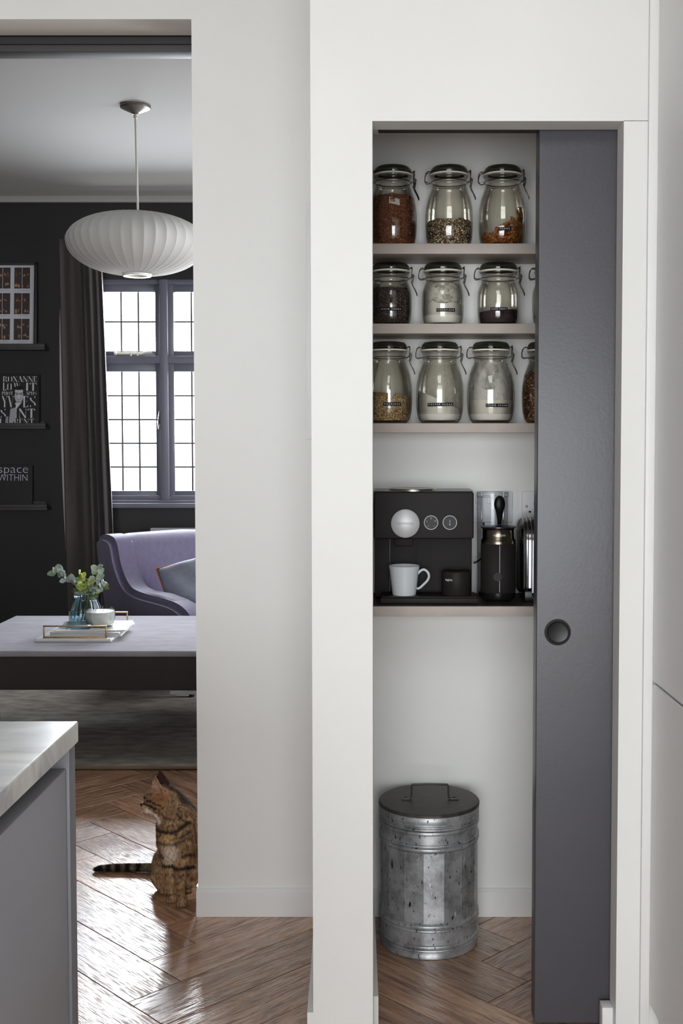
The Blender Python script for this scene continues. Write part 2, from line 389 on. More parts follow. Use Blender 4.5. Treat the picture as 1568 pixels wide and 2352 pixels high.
# floor with herringbone planks
U0, V0, ST = 1.983, 3.200, 0.2075
WD = ST / math.sqrt(2); NL = 4
PX0, PX1, PY0, PY1 = -2.7, 1.0, 0.9, 4.95
fb = MB()
fb.box(-3.6, PX0 - .3, -4.2, 7.6, -.02, -.001); fb.box(PX1 + .3, 3.2, -4.2, 7.6, -.02, -.001)
fb.box(PX0 - .3, PX1 + .3, -4.2, PY0 - .3, -.02, -.001); fb.box(PX0 - .3, PX1 + .3, PY1 + .3, 7.6, -.02, -.001)
floor = S('floor', fb, 'oak_floor')
b = MB(); b.box(-3.6, 3.2, -4.2, 7.6, -.12, -.0135); b.build('subfloor', 'groove', floor)
pl = bmesh.new(); bmesh.ops.create_cube(pl, size=1)
for v in pl.verts: v.co = Vector((v.co.x * (WD * NL - .0022), v.co.y * (WD - .0022), v.co.z * .013 - .0065))
te = [e for e in pl.edges if all(v.co.z > -.001 for v in e.verts)]
bmesh.ops.bevel(pl, geom=te, offset=.0006, segments=1, affect='EDGES')
pme = bpy.data.meshes.new('plank'); pl.to_mesh(pme); pl.free(); pme.materials.append(M['oak_floor'])
np_ = 0
def plank(u, v, along_u):
    global np_
    X = (u - v) / 2; Y = (u + v) / 2
    if not (PX0 < X < PX1 and PY0 < Y < PY1): return
    if np_ >= 296: return
    o = bpy.data.objects.new('plank', pme); COL.objects.link(o); o.parent = floor; o.location = (X, Y, random.uniform(-.0004, 0.0))
    o.rotation_euler = (0, 0, (PI / 4 if along_u else -PI / 4) + (PI if random.random() < .5 else 0)); np_ += 1
for i in range(-22, 34):
    for k in range(-6, 7):
        plank(U0 + (i + .5) * ST, V0 + (i + 8 * k + 2) * ST, False)     # long side along v
        plank(U0 + (i - 7 + 8 * k + 2) * ST, V0 + (i + .5) * ST, True)  # long side along u

# white wall with the wide doorway
b = MB(); b.box(XD, 1.4, YB, YL, 0, ZC); b.box(-2.35, XD, YB, YL, zz(44, YB), ZC); b.box(-3.6, -2.35, YB, YL, 0, ZC)
S('wall_back', b, 'wall_white')
b = MB(); b.box(XD + .001, 2.9, YL, YL + .012, 0, ZC); b.box(-3.4, XD + .001, YL, YL + .012, zz(44, YB), ZC); b.box(-3.4, -2.35, YL, YL + .012, 0, ZC)
S('wall_living_near', b, 'dark_paint')
b = MB(); zt = zz(44, YB)
b.box(-2.35, XD, YL + .012, YL + .075, zz(118, YL + .012), zt + .02, .002); b.box(-2.35, XD, YL + .004, YL + .012, zt - .022, zt - .014)
S('trim_header', b, 'dark_trim')
b = MB(); b.box(xx(703, 700, YB), -.15, YB - .004, YB, zz(1010, YB), zz(464, YB), .001); S('trim_access_panel', b, 'trim_white')
def skirt(name, x0, x1, y, h=.075, t=.014):
    b = MB(); P = [(0, 0), (-t, 0), (-t, h - .008), (-t * .35, h), (0, h)]
    b.poly([(x0, y + q[0], q[1]) for q in P] + [(x1, y + q[0], q[1]) for q in P], [(0, 1, 2, 3, 4), (9, 8, 7, 6, 5)] + [(i, i + 5, (i + 1) % 5 + 5, (i + 1) % 5) for i in range(5)])
    return S(name, b, 'trim_white', smooth=20)
skirt('baseboard_back', XD - .003, -.16, YB)
skirt('baseboard_pantry', -.05, .7, YB)
# partition between kitchen and pantry, slightly out of square
def skew(b, x0, x1, y0, y1, z0, z1, k=-.033):
    P = []
    for z in (z0, z1):
        for (x, y) in ((x0, y0), (x1, y0), (x1, y1), (x0, y1)): P.append((x + k * (y - YF), y, z))
    b.poly(P, [(3, 2, 1, 0), (4, 5, 6, 7), (0, 1, 5, 4), (1, 2, 6, 5), (2, 3, 7, 6), (3, 0, 4, 7)])
XPL, XPR = at(715.5, 1176, YF).x, at(855.5, 1176, YF).x
b = MB(); skew(b, XPL, XPR, YF + .066, YB, 0, ZC); S('wall_partition', b, 'wall_white', smooth=0)
b = MB(); skew(b, XPL - .013, XPL, YF + .004, YB - .014, 0, .072, -.035); S('baseboard_partition', b, 'trim_white', smooth=0)
b = MB(); skew(b, XPR, XPR + .013, YF + .075, YB - .014, 0, .072, -.033); S('baseboard_pantry_side', b, 'trim_white', smooth=0)
# pantry front wall: header, right leaf
ZO = zz(278, YF); XO = xx(1432, 300, YF); YD0 = YF + .067
b = MB(); b.box(XPL, .60, YF, YD0, ZO, ZC); b.box(XPL, XPR, YF, YD0, 0, ZO); b.box(XO, .60, YF, YD0, 0, ZO + .001); b.box(XPR - .002, .60, YD0 + .075, YD0 + .11, ZO + .02, ZC)
b.box(XO + .02, .62, YD0 + .075, YD0 + .11, 0, ZC)
S('wall_front', b, 'wall_white')
b = MB(); b.box(.56, .62, YD0 + .11, YB, 0, ZC); S('wall_pantry_right', b, 'wall_white')
b = MB(); b.box(-.07, .6, YD0 + .11, YB, 2.36, 2.40); S('ceiling_pantry', b, 'wall_white')
b = MB(); b.box(-.03, .56, YD0 + .012, YD0 + .062, ZO + .008, ZO + .04, .002); S('trim_door_track', b, 'dark_trim')
b = MB(); b.box(xx(1379, 2345, YF + .045), XO, YF + .028, YD0 - .004, 0, .07, .003); S('baseboard_reveal', b, 'trim_white')
# sliding door
XDR = xx(1236, 600, YD0 + .006)
b = MB(); b.box(XDR, XDR + .62, YD0 + .006, YD0 + .062, .012, ZO + .012, .004, 3); d1 = S('door_1', b, 'door_paint')
hc = at(1280, 1452, YD0 + .006); hr = 30.5 / F * YD0
R90 = Matrix.Translation(hc) @ Matrix.Rotation(PI / 2, 4, 'X')
b = MB(); b.lathe([(hr * .80, -.006), (hr * .80, .0005), (hr * .84, .0024), (hr, .002), (hr, -.004)], seg=48, mtx=R90); ring = b.build('pull_handle', 'black_plastic', d1, label='round black flush pull set into the dark door')
b = MB(); b.lathe([(0, .0006), (hr * .66, .0006), (hr * .78, .0012), (hr * .82, .0016)], seg=48, mtx=R90); b.build('pull_cup', 'black_gloss', ring)

# tall white fitted cupboard on the right
xk = xx(1484, 1000, YF)
cab = thing('tall_cupboard', (xk + .1, 1.3, 0), 'tall white flat-fronted fitted cupboard along the right edge', 'cupboard')
def rk(y): return xk + .014 + .033 * (YF - y)
def cabbox(b, y0, y1, z0, z1, t, o=0.0):
    P = [(rk(y) + o + dx, y, z) for z in (z0, z1) for (dx, y) in ((0, y0), (t, y0), (t, y1), (0, y1))]
    t_ = bmesh.new(); vs = [t_.verts.new(p) for p in P]
    for f in [(3, 2, 1, 0), (4, 5, 6, 7), (0, 1, 5, 4), (1, 2, 6, 5), (2, 3, 7, 6), (3, 0, 4, 7)]: t_.faces.new([vs[i] for i in f])
    bmesh.ops.bevel(t_, geom=t_.edges[:], offset=.0025, segments=3, affect='EDGES'); b.merge(t_)
zg = 0.788
b = MB(); b.box(xk - .004, xk + .016, YF - .012, YF, 0, ZC, .003); b.build('filler_strip', 'trim_white', cab)
for (y0, y1) in ((1.78, YF - .013), (1.16, 1.776), (.54, 1.156), (-.08, .536)):
    b = MB(); cabbox(b, y0, y1, .1, zg - .0025, .02); b.build('door', 'trim_white', cab)
    b = MB(); cabbox(b, y0, y1, zg + .0025, ZC - .03, .02); b.build('door', 'trim_white', cab)
b = MB(); cabbox(b, -.08, YF - .013, 0, ZC - .002, .5, .021); b.build('carcass', 'trim_white', cab)

# kitchen shell
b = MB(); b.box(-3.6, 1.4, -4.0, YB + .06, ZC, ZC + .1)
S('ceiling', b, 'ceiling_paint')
b = MB(); b.box(-3.6, -3.5, -4.0, YB, 0, ZC); S('wall_left', b, 'island_grey')
b = MB(); b.box(1.3, 1.4, -4.0, YF, 0, ZC); S('wall_right', b, 'wall_white')
b = MB(); b.box(-3.6, -2.35, -3.6, -3.5, 0, ZC); b.box(1.15, 1.4, -3.6, -3.5, 0, ZC); b.box(-2.35, 1.15, -3.6, -3.5, 2.38, ZC); S('wall_garden', b, 'island_grey')
b = MB()
for x in (-2.33, -1.2, -.03, 1.1): b.box(x, x + .05, -3.44, -3.38, 0, 2.38)
for z in (0, .95, 2.33): b.box(-2.33, 1.15, -3.44, -3.38, z, z + .05)
S('door_2', b, 'dark_trim')

# living room shell
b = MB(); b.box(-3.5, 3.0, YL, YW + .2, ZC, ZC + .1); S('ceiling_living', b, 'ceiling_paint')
b = MB(); b.box(-3.5, -3.4, YL, YW, 0, ZC); S('wall_living_left', b, 'dark_paint')
b = MB(); b.box(2.9, 3.0, YL, YW, 0, ZC); S('wall_living_right', b, 'dark_paint')
b = MB(); b.box(-3.4, 2.9, YW - .03, YW, zz(466, YW), ZC, .004); S('trim_cornice', b, 'ceiling_paint')
P_ = F / YW
def wx(x, y=900): return xx(x, y, YW)
def wz(y): return zz(y, YW)
WX0, WX1, WZ0, WZ1 = wx(204), wx(710), wz(1150), wz(640)
b = MB(); b.box(-3.4, WX0, YW, YW + .2, 0, ZC); b.box(WX1, 2.9, YW, YW + .2, 0, ZC); b.box(WX0, WX1, YW, YW + .2, 0, WZ0); b.box(WX0, WX1, YW, YW + .2, WZ1, ZC)
S('wall_window', b, 'dark_paint')
b = MB(); b.box(-3.4, 2.9, YW - .015, YW, 0, .12, .003); S('baseboard_window', b, 'dark_trim')
# window_1
win = bpy.data.objects.new('window_1', None); COL.objects.link(win); win.location = ((WX0 + WX1) / 2, YW, WZ0); win['kind'] = 'structure'
def fr(b, x0, x1, z0, z1, y0, y1, w, bv=.006):   # four-sided frame, w = (l, r, bottom, top)
    b.box(x0, x0 + w[0], y0, y1, z0, z1, bv); b.box(x1 - w[1], x1, y0, y1, z0, z1, bv)
    b.box(x0 + w[0] - .001, x1 - w[1] + .001, y0 + .0005, y1, z0, z0 + w[2], bv); b.box(x0 + w[0] - .001, x1 - w[1] + .001, y0 + .0005, y1, z1 - w[3], z1, bv)
fwid = .048
b = MB(); fr(b, WX0, WX1, WZ0, WZ1, YW + .02, YW + .12, (.05, .05, .03, .03))
cols = [(223, 366), (385, 528), (547, 690)]
for xm in (375.5, 537.5): b.box(wx(xm) - .025, wx(xm) + .025, YW + .01, YW + .12, WZ0, WZ1, .007)
b.box(WX0, WX1, YW + .012, YW + .12, wz(834), wz(817), .007); b.build('window_frame', 'window_paint', win)
b = MB(); b.box(WX0 - .06, WX1 + .06, YW - .05, YW + .06, wz(1166), wz(1155), .006, 3); b.box(WX0 - .02, WX1 + .02, YW - .01, YW + .06, wz(1155), wz(1149), .003); b.build('window_sill', 'window_paint', win)
for (a0, a1) in cols:
    for (ty, by, gt, gb) in ((653, 816, 669, 805), (835, 1149, 853, 1128)):
        x0, x1 = wx(a0), wx(a1); z0, z1 = wz(by), wz(ty); g0, g1 = wx(a0 + 12), wx(a1 - 12); h0, h1 = wz(gb), wz(gt)
        ob = MB(); fr(ob, x0 - .004, x1 + .004, z0 - .004, z1 + .008, YW + .045, YW + .09, (g0 - x0 + .004, x1 - g1 + .004, h0 - z0 + .004, z1 - h1 + .008), .005); sash = ob.build('sash', 'window_paint', win)
        rows = 2 if ty == 653 else 5
        lb = MB()
        for i in (1, 2): X = g0 + (g1 - g0) * i / 3; lb.box(X - .005, X + .005, YW + .06, YW + .068, h0, h1, .002, 1)
        for j in range(1, rows): Z = h0 + (h1 - h0) * j / rows; lb.box(g0, g1, YW + .061, YW + .067, Z - .0045, Z + .0045, .001, 1)
        lb.build('leading', 'radiator', sash)
        pm = None
        for i in range(3):
            for j in range(rows):
                pb = MB(); X0 = g0 + (g1 - g0) * i / 3; X1 = g0 + (g1 - g0) * (i + 1) / 3; Z0 = h0 + (h1 - h0) * j / rows; Z1 = h0 + (h1 - h0) * (j + 1) / rows
                if pm is None:
                    pb.box(X0, X1, YW + .0625, YW + .0655, Z0, Z1); po = pb.build('pane', 'pane_glass', sash, smooth=0); pm = po; P0 = (X0, Z0)
                else:
                    pb.b.free(); po = pm.copy(); COL.objects.link(po); po.location = pm.location + Vector((X0 - P0[0], 0, Z0 - P0[1]))
for (yy, c) in ((811, 'seal'), (1144, 'chrome')):
    b = MB(); x0 = wx(261 if yy < 900 else 266); x1 = wx(347 if yy < 900 else 351); z = wz(yy); y_ = YW + .035
    b.box(x0, x1 - .06, y_ - .008, y_, z - .006, z + .007, .003); b.tube([(x1 - .06, y_ - .004, z), (x1 - .035, y_ - .01, z + .008), (x1, y_ - .012, z + .009)], .0055, 8)
    b.cyl((x0 + .10, y_ - .004, z - .018), (x0 + .10, y_ - .004, z + .003), .006, 8); b.ball((x0 + .006, y_ - .004, z), .011, 10); b.cyl((x0 + .14, y_ - .004, z - .014), (x0 + .14, y_ - .004, z), .005, 8)
    b.build('casement_stay', c, win)
b = MB(); hx = wx(363); b.tube([(hx, YW + .02, wz(985)), (hx + .002, YW + .012, wz(970)), (hx + .006, YW + .014, wz(945))], [.006, .011, .006], 8); b.box(hx - .008, hx + .014, YW + .02, YW + .05, wz(975), wz(945), .004); b.build('window_handle', 'chrome', win)
# pale house across the garden
b = MB(); b.box(-4.6, 2.2, 15, 21, -1, .55); b.box(-4.6, 2.2, 14.9, 15, .55, .75, .02); S('wall_outside', b, 'outside_stone')

# ------------------------------------------------------------------ rug, ottoman, armchair
rg = gz(300, 1768)
b = MB(); b.box(-2.95, 1.1, rg.y, 6.75, .0, .014, .004, 2); rug = b.build('rug', 'rug', loc=(-.9, 5.6, 0), label='large brushed grey-brown rug under the upholstered footstool', cat='rug')
b = MB(); b.tube([(-2.95, rg.y, .008), (1.1, rg.y, .008)], .0075, 8); b.build('binding', 'rug_edge', rug)
ZT = .45; OYF = 4.54; OYB = 5.46; OX0, OX1 = -1.80, .05
ot = thing('ottoman', ((OX0 + OX1) / 2, 5.0, .016), 'big low ottoman with pale lavender-grey velvet top and dark sides', 'ottoman')
b = MB(); b.box(OX0, OX1, OYF, OYB, ZT - .024, ZT, .0115, 4)
o = b.build('cushion_top', 'ottoman_top', ot, smooth=60)
b = MB(); b.box(OX0 + .005, OX1 - .005, OYF + .006, OYB - .006, .292, ZT - .023, .01, 3); b.build('body', 'ottoman_side', ot)
b = MB(); b.box(-.885, OX1 - .1, OYF + .0, OYF + .05, .276, .2915, .003); b.build('metal_rail', 'silver_paint', ot)
for (x, y) in ((OX0 + .04, OYF + .06), (OX1 - .12, OYF + .08), (OX0 + .04, OYB - .46), (OX1 - .12, OYB - .12)):
    b = MB(); b.box(x - .03, x + .03, y - .03, y + .03, .016, .293, .004); b.build('leg', 'dark_trim', ot)

# armchair facing the right-hand side of the room, at 45 degrees
ax = Vector((1, 1, 0)).normalized(); ay = Vector((1, -1, 0)).normalized()
A0 = Vector((-1.12, 6.20, .016))
ac = thing('armchair', A0, 'low lavender-grey upholstered armchair below the window', 'armchair', rz=PI / 4)
# local: x along the back's width, -y forward (towards the sitter's feet)
def rbox(x0, x1, y0, y1, z0, z1, bev, seg=5, fn=None):
    t = bmesh.new(); bmesh.ops.create_cube(t, size=1)
    for v in t.verts: v.co = Vector(((x0 + x1) / 2 + v.co.x * (x1 - x0), (y0 + y1) / 2 + v.co.y * (y1 - y0), (z0 + z1) / 2 + v.co.z * (z1 - z0)))
    bmesh.ops.bevel(t, geom=t.edges[:], offset=bev, segments=seg, profile=.5, affect='EDGES', clamp_overlap=True)
    bmesh.ops.subdivide_edges(t, edges=[e for e in t.edges if e.calc_length() > .08], cuts=4, use_grid_fill=True)
    if fn:
        for v in t.verts: v.co = Vector(fn(v.co))
    return t
def lean(c):   # back leans backwards and its top edge dips to both ends
    k = max(0, (c.z - .30)); e = (abs(c.x) / .36) ** 6
    return (c.x * (1 - .08 * k), c.y + .35 * k, c.z - (.035 * e if c.z > .6 else 0))
b = MB(); b.merge(rbox(-.37, .34, -.02, .15, .16, .765, .055, 6, lean)); b.build('backrest', 'lavender_fabric', ac, smooth=180, local=True)
def armf(c):   # arm swoops down at the front end
    f = max(0, (-c.y - .30)) / .28
    return (c.x, c.y, c.z - (.10 * f * f if c.z > .3 else 0))
for sx in (-1, 1):
    b = MB(); x0 = sx * .372; b.merge(rbox(min(x0, x0 - sx * .12), max(x0, x0 - sx * .12), -.57, .13, .14, .495, .032, 6, armf)); b.build('arm', 'lavender_fabric', ac, smooth=180, local=True)
b = MB(); sp_ = [(-.575, .12), (-.58, .36), (-.55, .43), (-.42, .475), (-.12, .495), (-.02, .53), (.05, .62), (.09, .73), (.14, .765), (.23, .765), (.27, .70), (.20, .40), (.14, .12)]
t_ = bmesh.new(); sp_ = [(q.x, q.y) for q in smooth_path([(y, z, 0) for y, z in sp_], 4)]; va = [t_.verts.new((-.395, y, z)) for y, z in sp_]; vb = [t_.verts.new((-.245, y, z)) for y, z in sp_]; t_.faces.new(va); t_.faces.new(vb[::-1])
for i in range(len(sp_)): t_.faces.new((va[i], vb[i], vb[(i + 1) % len(sp_)], va[(i + 1) % len(sp_)]))
bmesh.ops.recalc_face_normals(t_, faces=t_.faces[:]); bmesh.ops.bevel(t_, geom=[e for e in t_.edges if abs(e.verts[0].co.x - e.verts[1].co.x) < .001], offset=.030, segments=5, affect='EDGES', clamp_overlap=True); b.merge(t_); b.build('side_panel', 'lavender_fabric', ac, smooth=60, local=True)
b = MB(); b.merge(rbox(-.25, .25, -.58, .02, .26, .40, .05, 5)); b.build('seat', 'lavender_fabric', ac, smooth=180, local=True)
b = MB(); b.merge(rbox(-.33, .33, -.52, .05, .12, .28, .02, 2)); b.build('base', 'lavender_fabric', ac, local=True)
for (x, y) in ((-.3, -.48), (.3, -.48), (-.3, .06), (.3, .06)):
    b = MB(); b.cyl((x, y, 0), (x, y, .13), .014, 10, r1=.02); b.build('leg', 'dark_trim', ac, local=True)
# scatter cushion with orange piping
cc = at(462, 1337, 5.93)
cu = thing('scatter_cushion', cc - Vector((0, 0, .1)), 'blue-grey scatter cushion with orange piping on the lavender armchair', 'cushion')
def cushion(w, h, t, n=22):
    P = []; Q = []
    for s in (1, -1):
        for j in range(n + 1):
            for i in range(n + 1):
                u = -1 + 2 * i / n; v = -1 + 2 * j / n
                bul = ((1 - u ** 4) * (1 - v ** 4)) ** .6
                pin = 1 - .10 * (1 - abs(u)) * abs(v) ** 2; pin2 = 1 - .10 * (1 - abs(v)) * abs(u) ** 2
                wr = .004 * math.sin(u * 9 + v * 5) * bul
                P.append(Vector((u * w / 2 * pin2, s * (t / 2 * bul + wr), v * h / 2 * pin)))
    for s in (0, 1):
        o = s * (n + 1) ** 2
        for j in range(n):
            for i in range(n):
                a = o + j * (n + 1) + i; Q.append((a, a + 1, a + n + 2, a + n + 1))
    rim = [P[j * (n + 1) + i].copy() for (i, j) in [(i, 0) for i in range(n)] + [(n, j) for j in range(n)] + [(i, n) for i in range(n, 0, -1)] + [(0, j) for j in range(n, 0, -1)]]
    return P, Q, rim
P, Q, rim = cushion(.44, .30, .14)
R = Matrix.Rotation(math.radians(-12), 4, 'Z') @ Matrix.Rotation(math.radians(-24), 4, 'X') @ Matrix.Rotation(math.radians(-20), 4, 'Y')
cm = cc
b = MB(); b.poly([cm + R @ p for p in P], Q); bmesh.ops.remove_doubles(b.b, verts=b.b.verts[:], dist=.0005); cob = b.build('cover', 'blue_fabric', cu, smooth=180)
b = MB(); b.tube([cm + R @ (p * 1.005) for p in rim], .0045, 6, closed=True); b.build('piping', 'orange', cu)

# ------------------------------------------------------------------ radiator, curtain, ledges
x0 = xx(346, 1215, YW - .09); zt_ = zz(1213, YW - .09)
rad = thing('radiator', (x0 + .6, YW - .05, .12), 'dark painted panel radiator under the window sill', 'radiator')
b = MB(); b.box(x0, x0 + 1.2, YW - .1, YW - .05, .14, zt_ - .02, .006); b.build('panel', 'radiator', rad)
b = MB(); b.box(x0, x0 + 1.2, YW - .105, YW - .04, zt_ - .018, zt_, .004); b.build('top_grille', 'silver_paint', rad)
for xq in (x0 + .2, x0 + 1.0):
    b = MB(); b.box(xq, xq + .03, YW - .05, YW - .001, .3, .5); b.build('bracket', 'radiator', rad)

YCu = 6.86
cl, crr = xx(143, 700, YCu), xx(258, 1200, YCu)
ct = thing('curtain', ((cl + crr) / 2, YCu, 0), 'long brown-grey curtain hanging left of the window', 'curtain')
ztop = zz(548, YCu); b = MB(); nz = 40; nx = 150; P = []
fold = [0, .02, .015, .03, .05]
def cpos(i, j):
    v = j / nz; z = ztop + (0.02 - ztop) * v; s = i / nx
    px = 142 + (10 * v) ; 
    right = 236 + 32 * (v ** .8)
    # left half nearly flat, right half gathered in folds
    xpx = px + (right - px) * s; X = (xpx - 900) * YCu / F
    a = 0.012 * math.sin(s * 9 + .5) if s < .52 else 0
    g = max(0, (s - .5) / .5)
    Y = YCu + a + .045 * min(1, g * 4) * math.sin((s - .5) * 44 + .9 * math.sin(v * 2.2) + .3) - .012 * math.sin(v * 5 + s * 20) * g + .01 * noise.noise(Vector((s * 6, v * 3, 0)))
    return Vector((X, Y, z))
for j in range(nz + 1):
    for i in range(nx + 1): P.append(cpos(i, j))
Q = [(j * (nx + 1) + i, j * (nx + 1) + i + 1, (j + 1) * (nx + 1) + i + 1, (j + 1) * (nx + 1) + i) for j in range(nz) for i in range(nx)]
b.poly(P, Q); cur = b.build('drape', 'curtain', ct, smooth=180)
md = cur.modifiers.new('s', 'SOLIDIFY'); md.thickness = .003
b = MB(); P = []; n = 24  # window light caught on the curtain's left edge, built as a pale strip
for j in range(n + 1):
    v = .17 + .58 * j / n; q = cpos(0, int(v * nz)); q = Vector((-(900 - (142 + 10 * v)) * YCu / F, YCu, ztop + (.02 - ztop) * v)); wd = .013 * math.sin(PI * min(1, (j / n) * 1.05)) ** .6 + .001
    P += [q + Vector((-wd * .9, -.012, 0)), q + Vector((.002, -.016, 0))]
b.poly(P, [(2 * j, 2 * j + 1, 2 * j + 3, 2 * j + 2) for j in range(n)]); b.build('edge_catchlight', 'catchlight_pale', ct, label='pale strip standing for window light caught along the left edge')
zr = zz(545, YCu)
rod = thing('curtain_pole', (-1.2, YCu, zr), 'slim dark curtain pole above the window', 'curtain pole')
b = MB(); b.cyl((xx(150, 545, YCu), YCu, zr), (.1, YCu, zr), .012, 12); b.build('pole', 'dark_trim', rod)
b = MB(); b.tube([(xx(152, 545, YCu), YCu, zr), (xx(148, 545, YCu), YCu, zr)], [.02, .012], 12); b.build('finial', 'pewter', rod)
b = MB(); b.box(-1.0, -.97, YCu, YW, zr - .01, zr + .01); b.build('bracket', 'dark_trim', rod)

def ledge(y_top, y_bot, xr_, what):
    Yl = YW - .10; X1 = xx(xr_, y_bot, Yl); z0 = zz(y_bot, Yl)
    t = thing('picture_ledge', (X1 - .55, YW, z0), 'narrow dark wall ledge holding the ' + what, 'shelf', 'dark picture ledges on the dark wall')
    b = MB(); b.box(X1 - 1.1, X1, YW - .1, YW, z0, z0 + .014, .002); b.build('shelf_board', 'dark_trim', t)
    b = MB(); b.box(X1 - 1.1, X1, YW - .1, YW - .088, z0 + .014, z0 + .035, .002); b.build('front_lip', 'dark_trim', t)
    b = MB(); b.box(X1 - 1.1, X1 - .03, YW - .012, YW, z0 + .014, z0 + .05, .002); b.build('back_rail', 'dark_trim', t)
    return z0 + .014
zl1 = ledge(780, 803, 102, 'framed photo print'); zl2 = ledge(962, 985, 104, 'black-and-white portrait book'); zl3 = ledge(1145, 1172, 107, 'black book with thin lettering')

def leaning(name, xr, zb, w, h, t, label, cat, th=6.5):
    # Empty at the bottom right corner; local x to the left is negative, z up, front face at y = 0
    e = thing(name, (xr, YW - .065, zb), label, cat); e.rotation_euler = (math.radians(-th), 0, 0); return e
# framed print
hA = (zz(604, YW) - zl1) * 1.005
xr = xx(83, 790, YW - .065)
pf = leaning('framed_print', xr, zl1, .5, hA, .02, 'dark framed print of small dark photographs in white margins on top ledge', 'picture', 4.5)
WA = .50; fw_ = .018
b = MB(); b.box(-WA, 0, 0, .018, 0, fw_, .002); b.box(-WA, 0, 0, .018, hA - fw_, hA, .002); b.box(-WA, -WA + fw_, 0, .018, 0, hA, .002); b.box(-fw_, 0, 0, .018, 0, hA, .002)
b.build('frame', 'dark_trim', pf, local=True)
b = MB(); b.box(-WA + .01, -.01, .006, .014, .01, hA - .01, col='b9bcc2')
pw = WA - 2 * fw_; ph = hA - 2 * fw_
unit = .0027   # metres per photo pixel at this depth
rnd = random.Random(5)
for c in range(4):
    for r in range(3):
        x1 = -fw_ - 9.5 * unit - c * 43.5 * unit; wq = 34.5 * unit; z1 = hA - fw_ - 5 * unit - r * 57.5 * unit; hq = 47 * unit
        b.box(x1 - wq, x1, .0045, .006, z1 - hq, z1, col='3a302c')
        b.box(x1 - wq / 2 - .0012, x1 - wq / 2 + .0012, .004, .0045, z1 - hq, z1, col='b9bcc2')
        b.box(x1 - wq, x1, .0042, .0045, z1 - hq / 2 - .0006, z1 - hq / 2 + .0006, col='4a4440')
        b.box(x1 - wq * .75, x1 - wq * .08, .0055, .006, z1 - hq - .012, z1 - hq - .009, col='8f9296')
        for hx_ in (0, 1):
            for hz_ in (0, 1):
                cx0 = x1 - wq * (.25 + .5 * hx_); cz0 = z1 - hq * (.30 + .5 * hz_)
                for q in range(rnd.randint(3, 5)):
                    ex = cx0 + rnd.uniform(-.19, .19) * wq; ez = cz0 + rnd.uniform(-.12, .03) * hq
                    k = rnd.uniform(.6, 1.0); b.ball((ex, .0045, ez), (.0052 * k, .0006, .0078 * k), 8, col=(int(176 * k), int(130 * k), int(98 * k)))
b.build('print', 'vcol', pf, local=True, smooth=0)
# portrait book
KD = {  # strokes of a stencil-cut display face: x0 y0 x1 y1 weight
 'R': ([(.14, 0, .14, 1, .17), (.50, .58, .56, .92, .15), (.42, .45, .66, 0, .15), (.14, .97, .45, .97, .04)], .78),
 'O': ([(.13, .2, .13, .8, .17), (.18, .08, .14, .25, .12), (.18, .92, .14, .75, .12), (.67, .2, .67, .8, .17), (.62, .08, .66, .25, .12), (.62, .92, .66, .75, .12)], .82),
 'X': ([(.12, 1, .68, 0, .18), (.62, .92, .7, .97, .08), (.08, .04, .2, .04, .07), (.15, .08, .62, .92, .025)], .82),
 'A': ([(.36, 1, .70, 0, .18), (.06, .04, .2, .04, .07), (.14, .05, .36, .95, .025)], .80),
 'N': ([(.12, 1, .72, 0, .18), (.70, .95, .80, .95, .08), (.08, .04, .2, .04, .07), (.13, 0, .13, .85, .025), (.74, .1, .74, 1, .025)], .88),
 'E': ([(.14, 0, .14, 1, .17), (.50, .94, .55, .84, .10), (.42, .5, .42, .56, .09), (.50, .06, .55, .16, .10), (.14, .97, .5, .97, .04), (.14, .03, .5, .03, .04)], .68),
 'L': ([(.14, 0, .14, 1, .18), (.46, .05, .56, .22, .12), (.14, .03, .5, .03, .04)], .66),
 'W': ([(.10, 1, .38, 0, .17), (.50, 1, .78, 0, .17), (.38, 0, .6, 1, .025), (.78, 0, .98, .95, .03)], 1.1),
 'I': ([(.14, 0, .14, 1, .18)], .34),
 'T': ([(.40, 0, .40, 1, .18), (.06, .94, .12, .80, .10), (.68, .94, .74, .80, .10), (.1, .97, .7, .97, .04)], .84),
 'P': ([(.14, 0, .14, 1, .17), (.50, .55, .55, .90, .16), (.14, .97, .48, .97, .04)], .70),
 'H': ([(.14, 0, .14, 1, .17), (.62, 0, .62, 1, .17), (.14, .5, .62, .5, .03)], .84),
 'G': ([(.13, .2, .13, .8, .17), (.18, .08, .14, .25, .12), (.18, .92, .14, .75, .12), (.64, 0, .64, .42, .16), (.6, .9, .66, .78, .1)], .84),
 'S': ([(.12, .84, .16, .64, .16), (.16, .64, .56, .36, .17), (.56, .36, .60, .16, .16), (.56, .98, .58, .82, .09), (.12, .02, .12, .18, .09)], .74),
 'Y': ([(.10, 1, .40, .45, .18), (.40, .5, .40, 0, .18), (.44, .5, .7, .98, .025), (.62, .97, .78, .97, .06)], .84),
 'V': ([(.10, 1, .44, 0, .18), (.44, 0, .72, .95, .025), (.64, .97, .78, .97, .06)], .82),
 'U': ([(.14, .2, .14, 1, .18), (.14, .2, .3, .03, .12), (.64, .15, .64, 1, .05), (.3, .03, .6, .1, .05)], .80)}
def didone(b, txt, x0, z0, w, h, col, y=-.0004):
    tot = sum(KD[c][1] if c != ' ' else .4 for c in txt); k = w / tot; x = x0
    for c in txt:
        if c == ' ': x += .4 * k; continue
        for (a, p, q, r, wt) in KD[c][0]:
            A = Vector((x + a * k, y, z0 + p * h)); B = Vector((x + q * k, y, z0 + r * h)); d = (B - A)
            hw = wt * k * .5
            if abs(d.z) >= abs(d.x) * .5: off = Vector((hw, 0, 0))
            else: off = Vector((0, 0, wt * h * .5))
            b.poly([A - off, A + off, B + off, B - off], [(0, 1, 2, 3)], col)
        x += KD[c][1] * k
W2 = .225; u2 = .00265
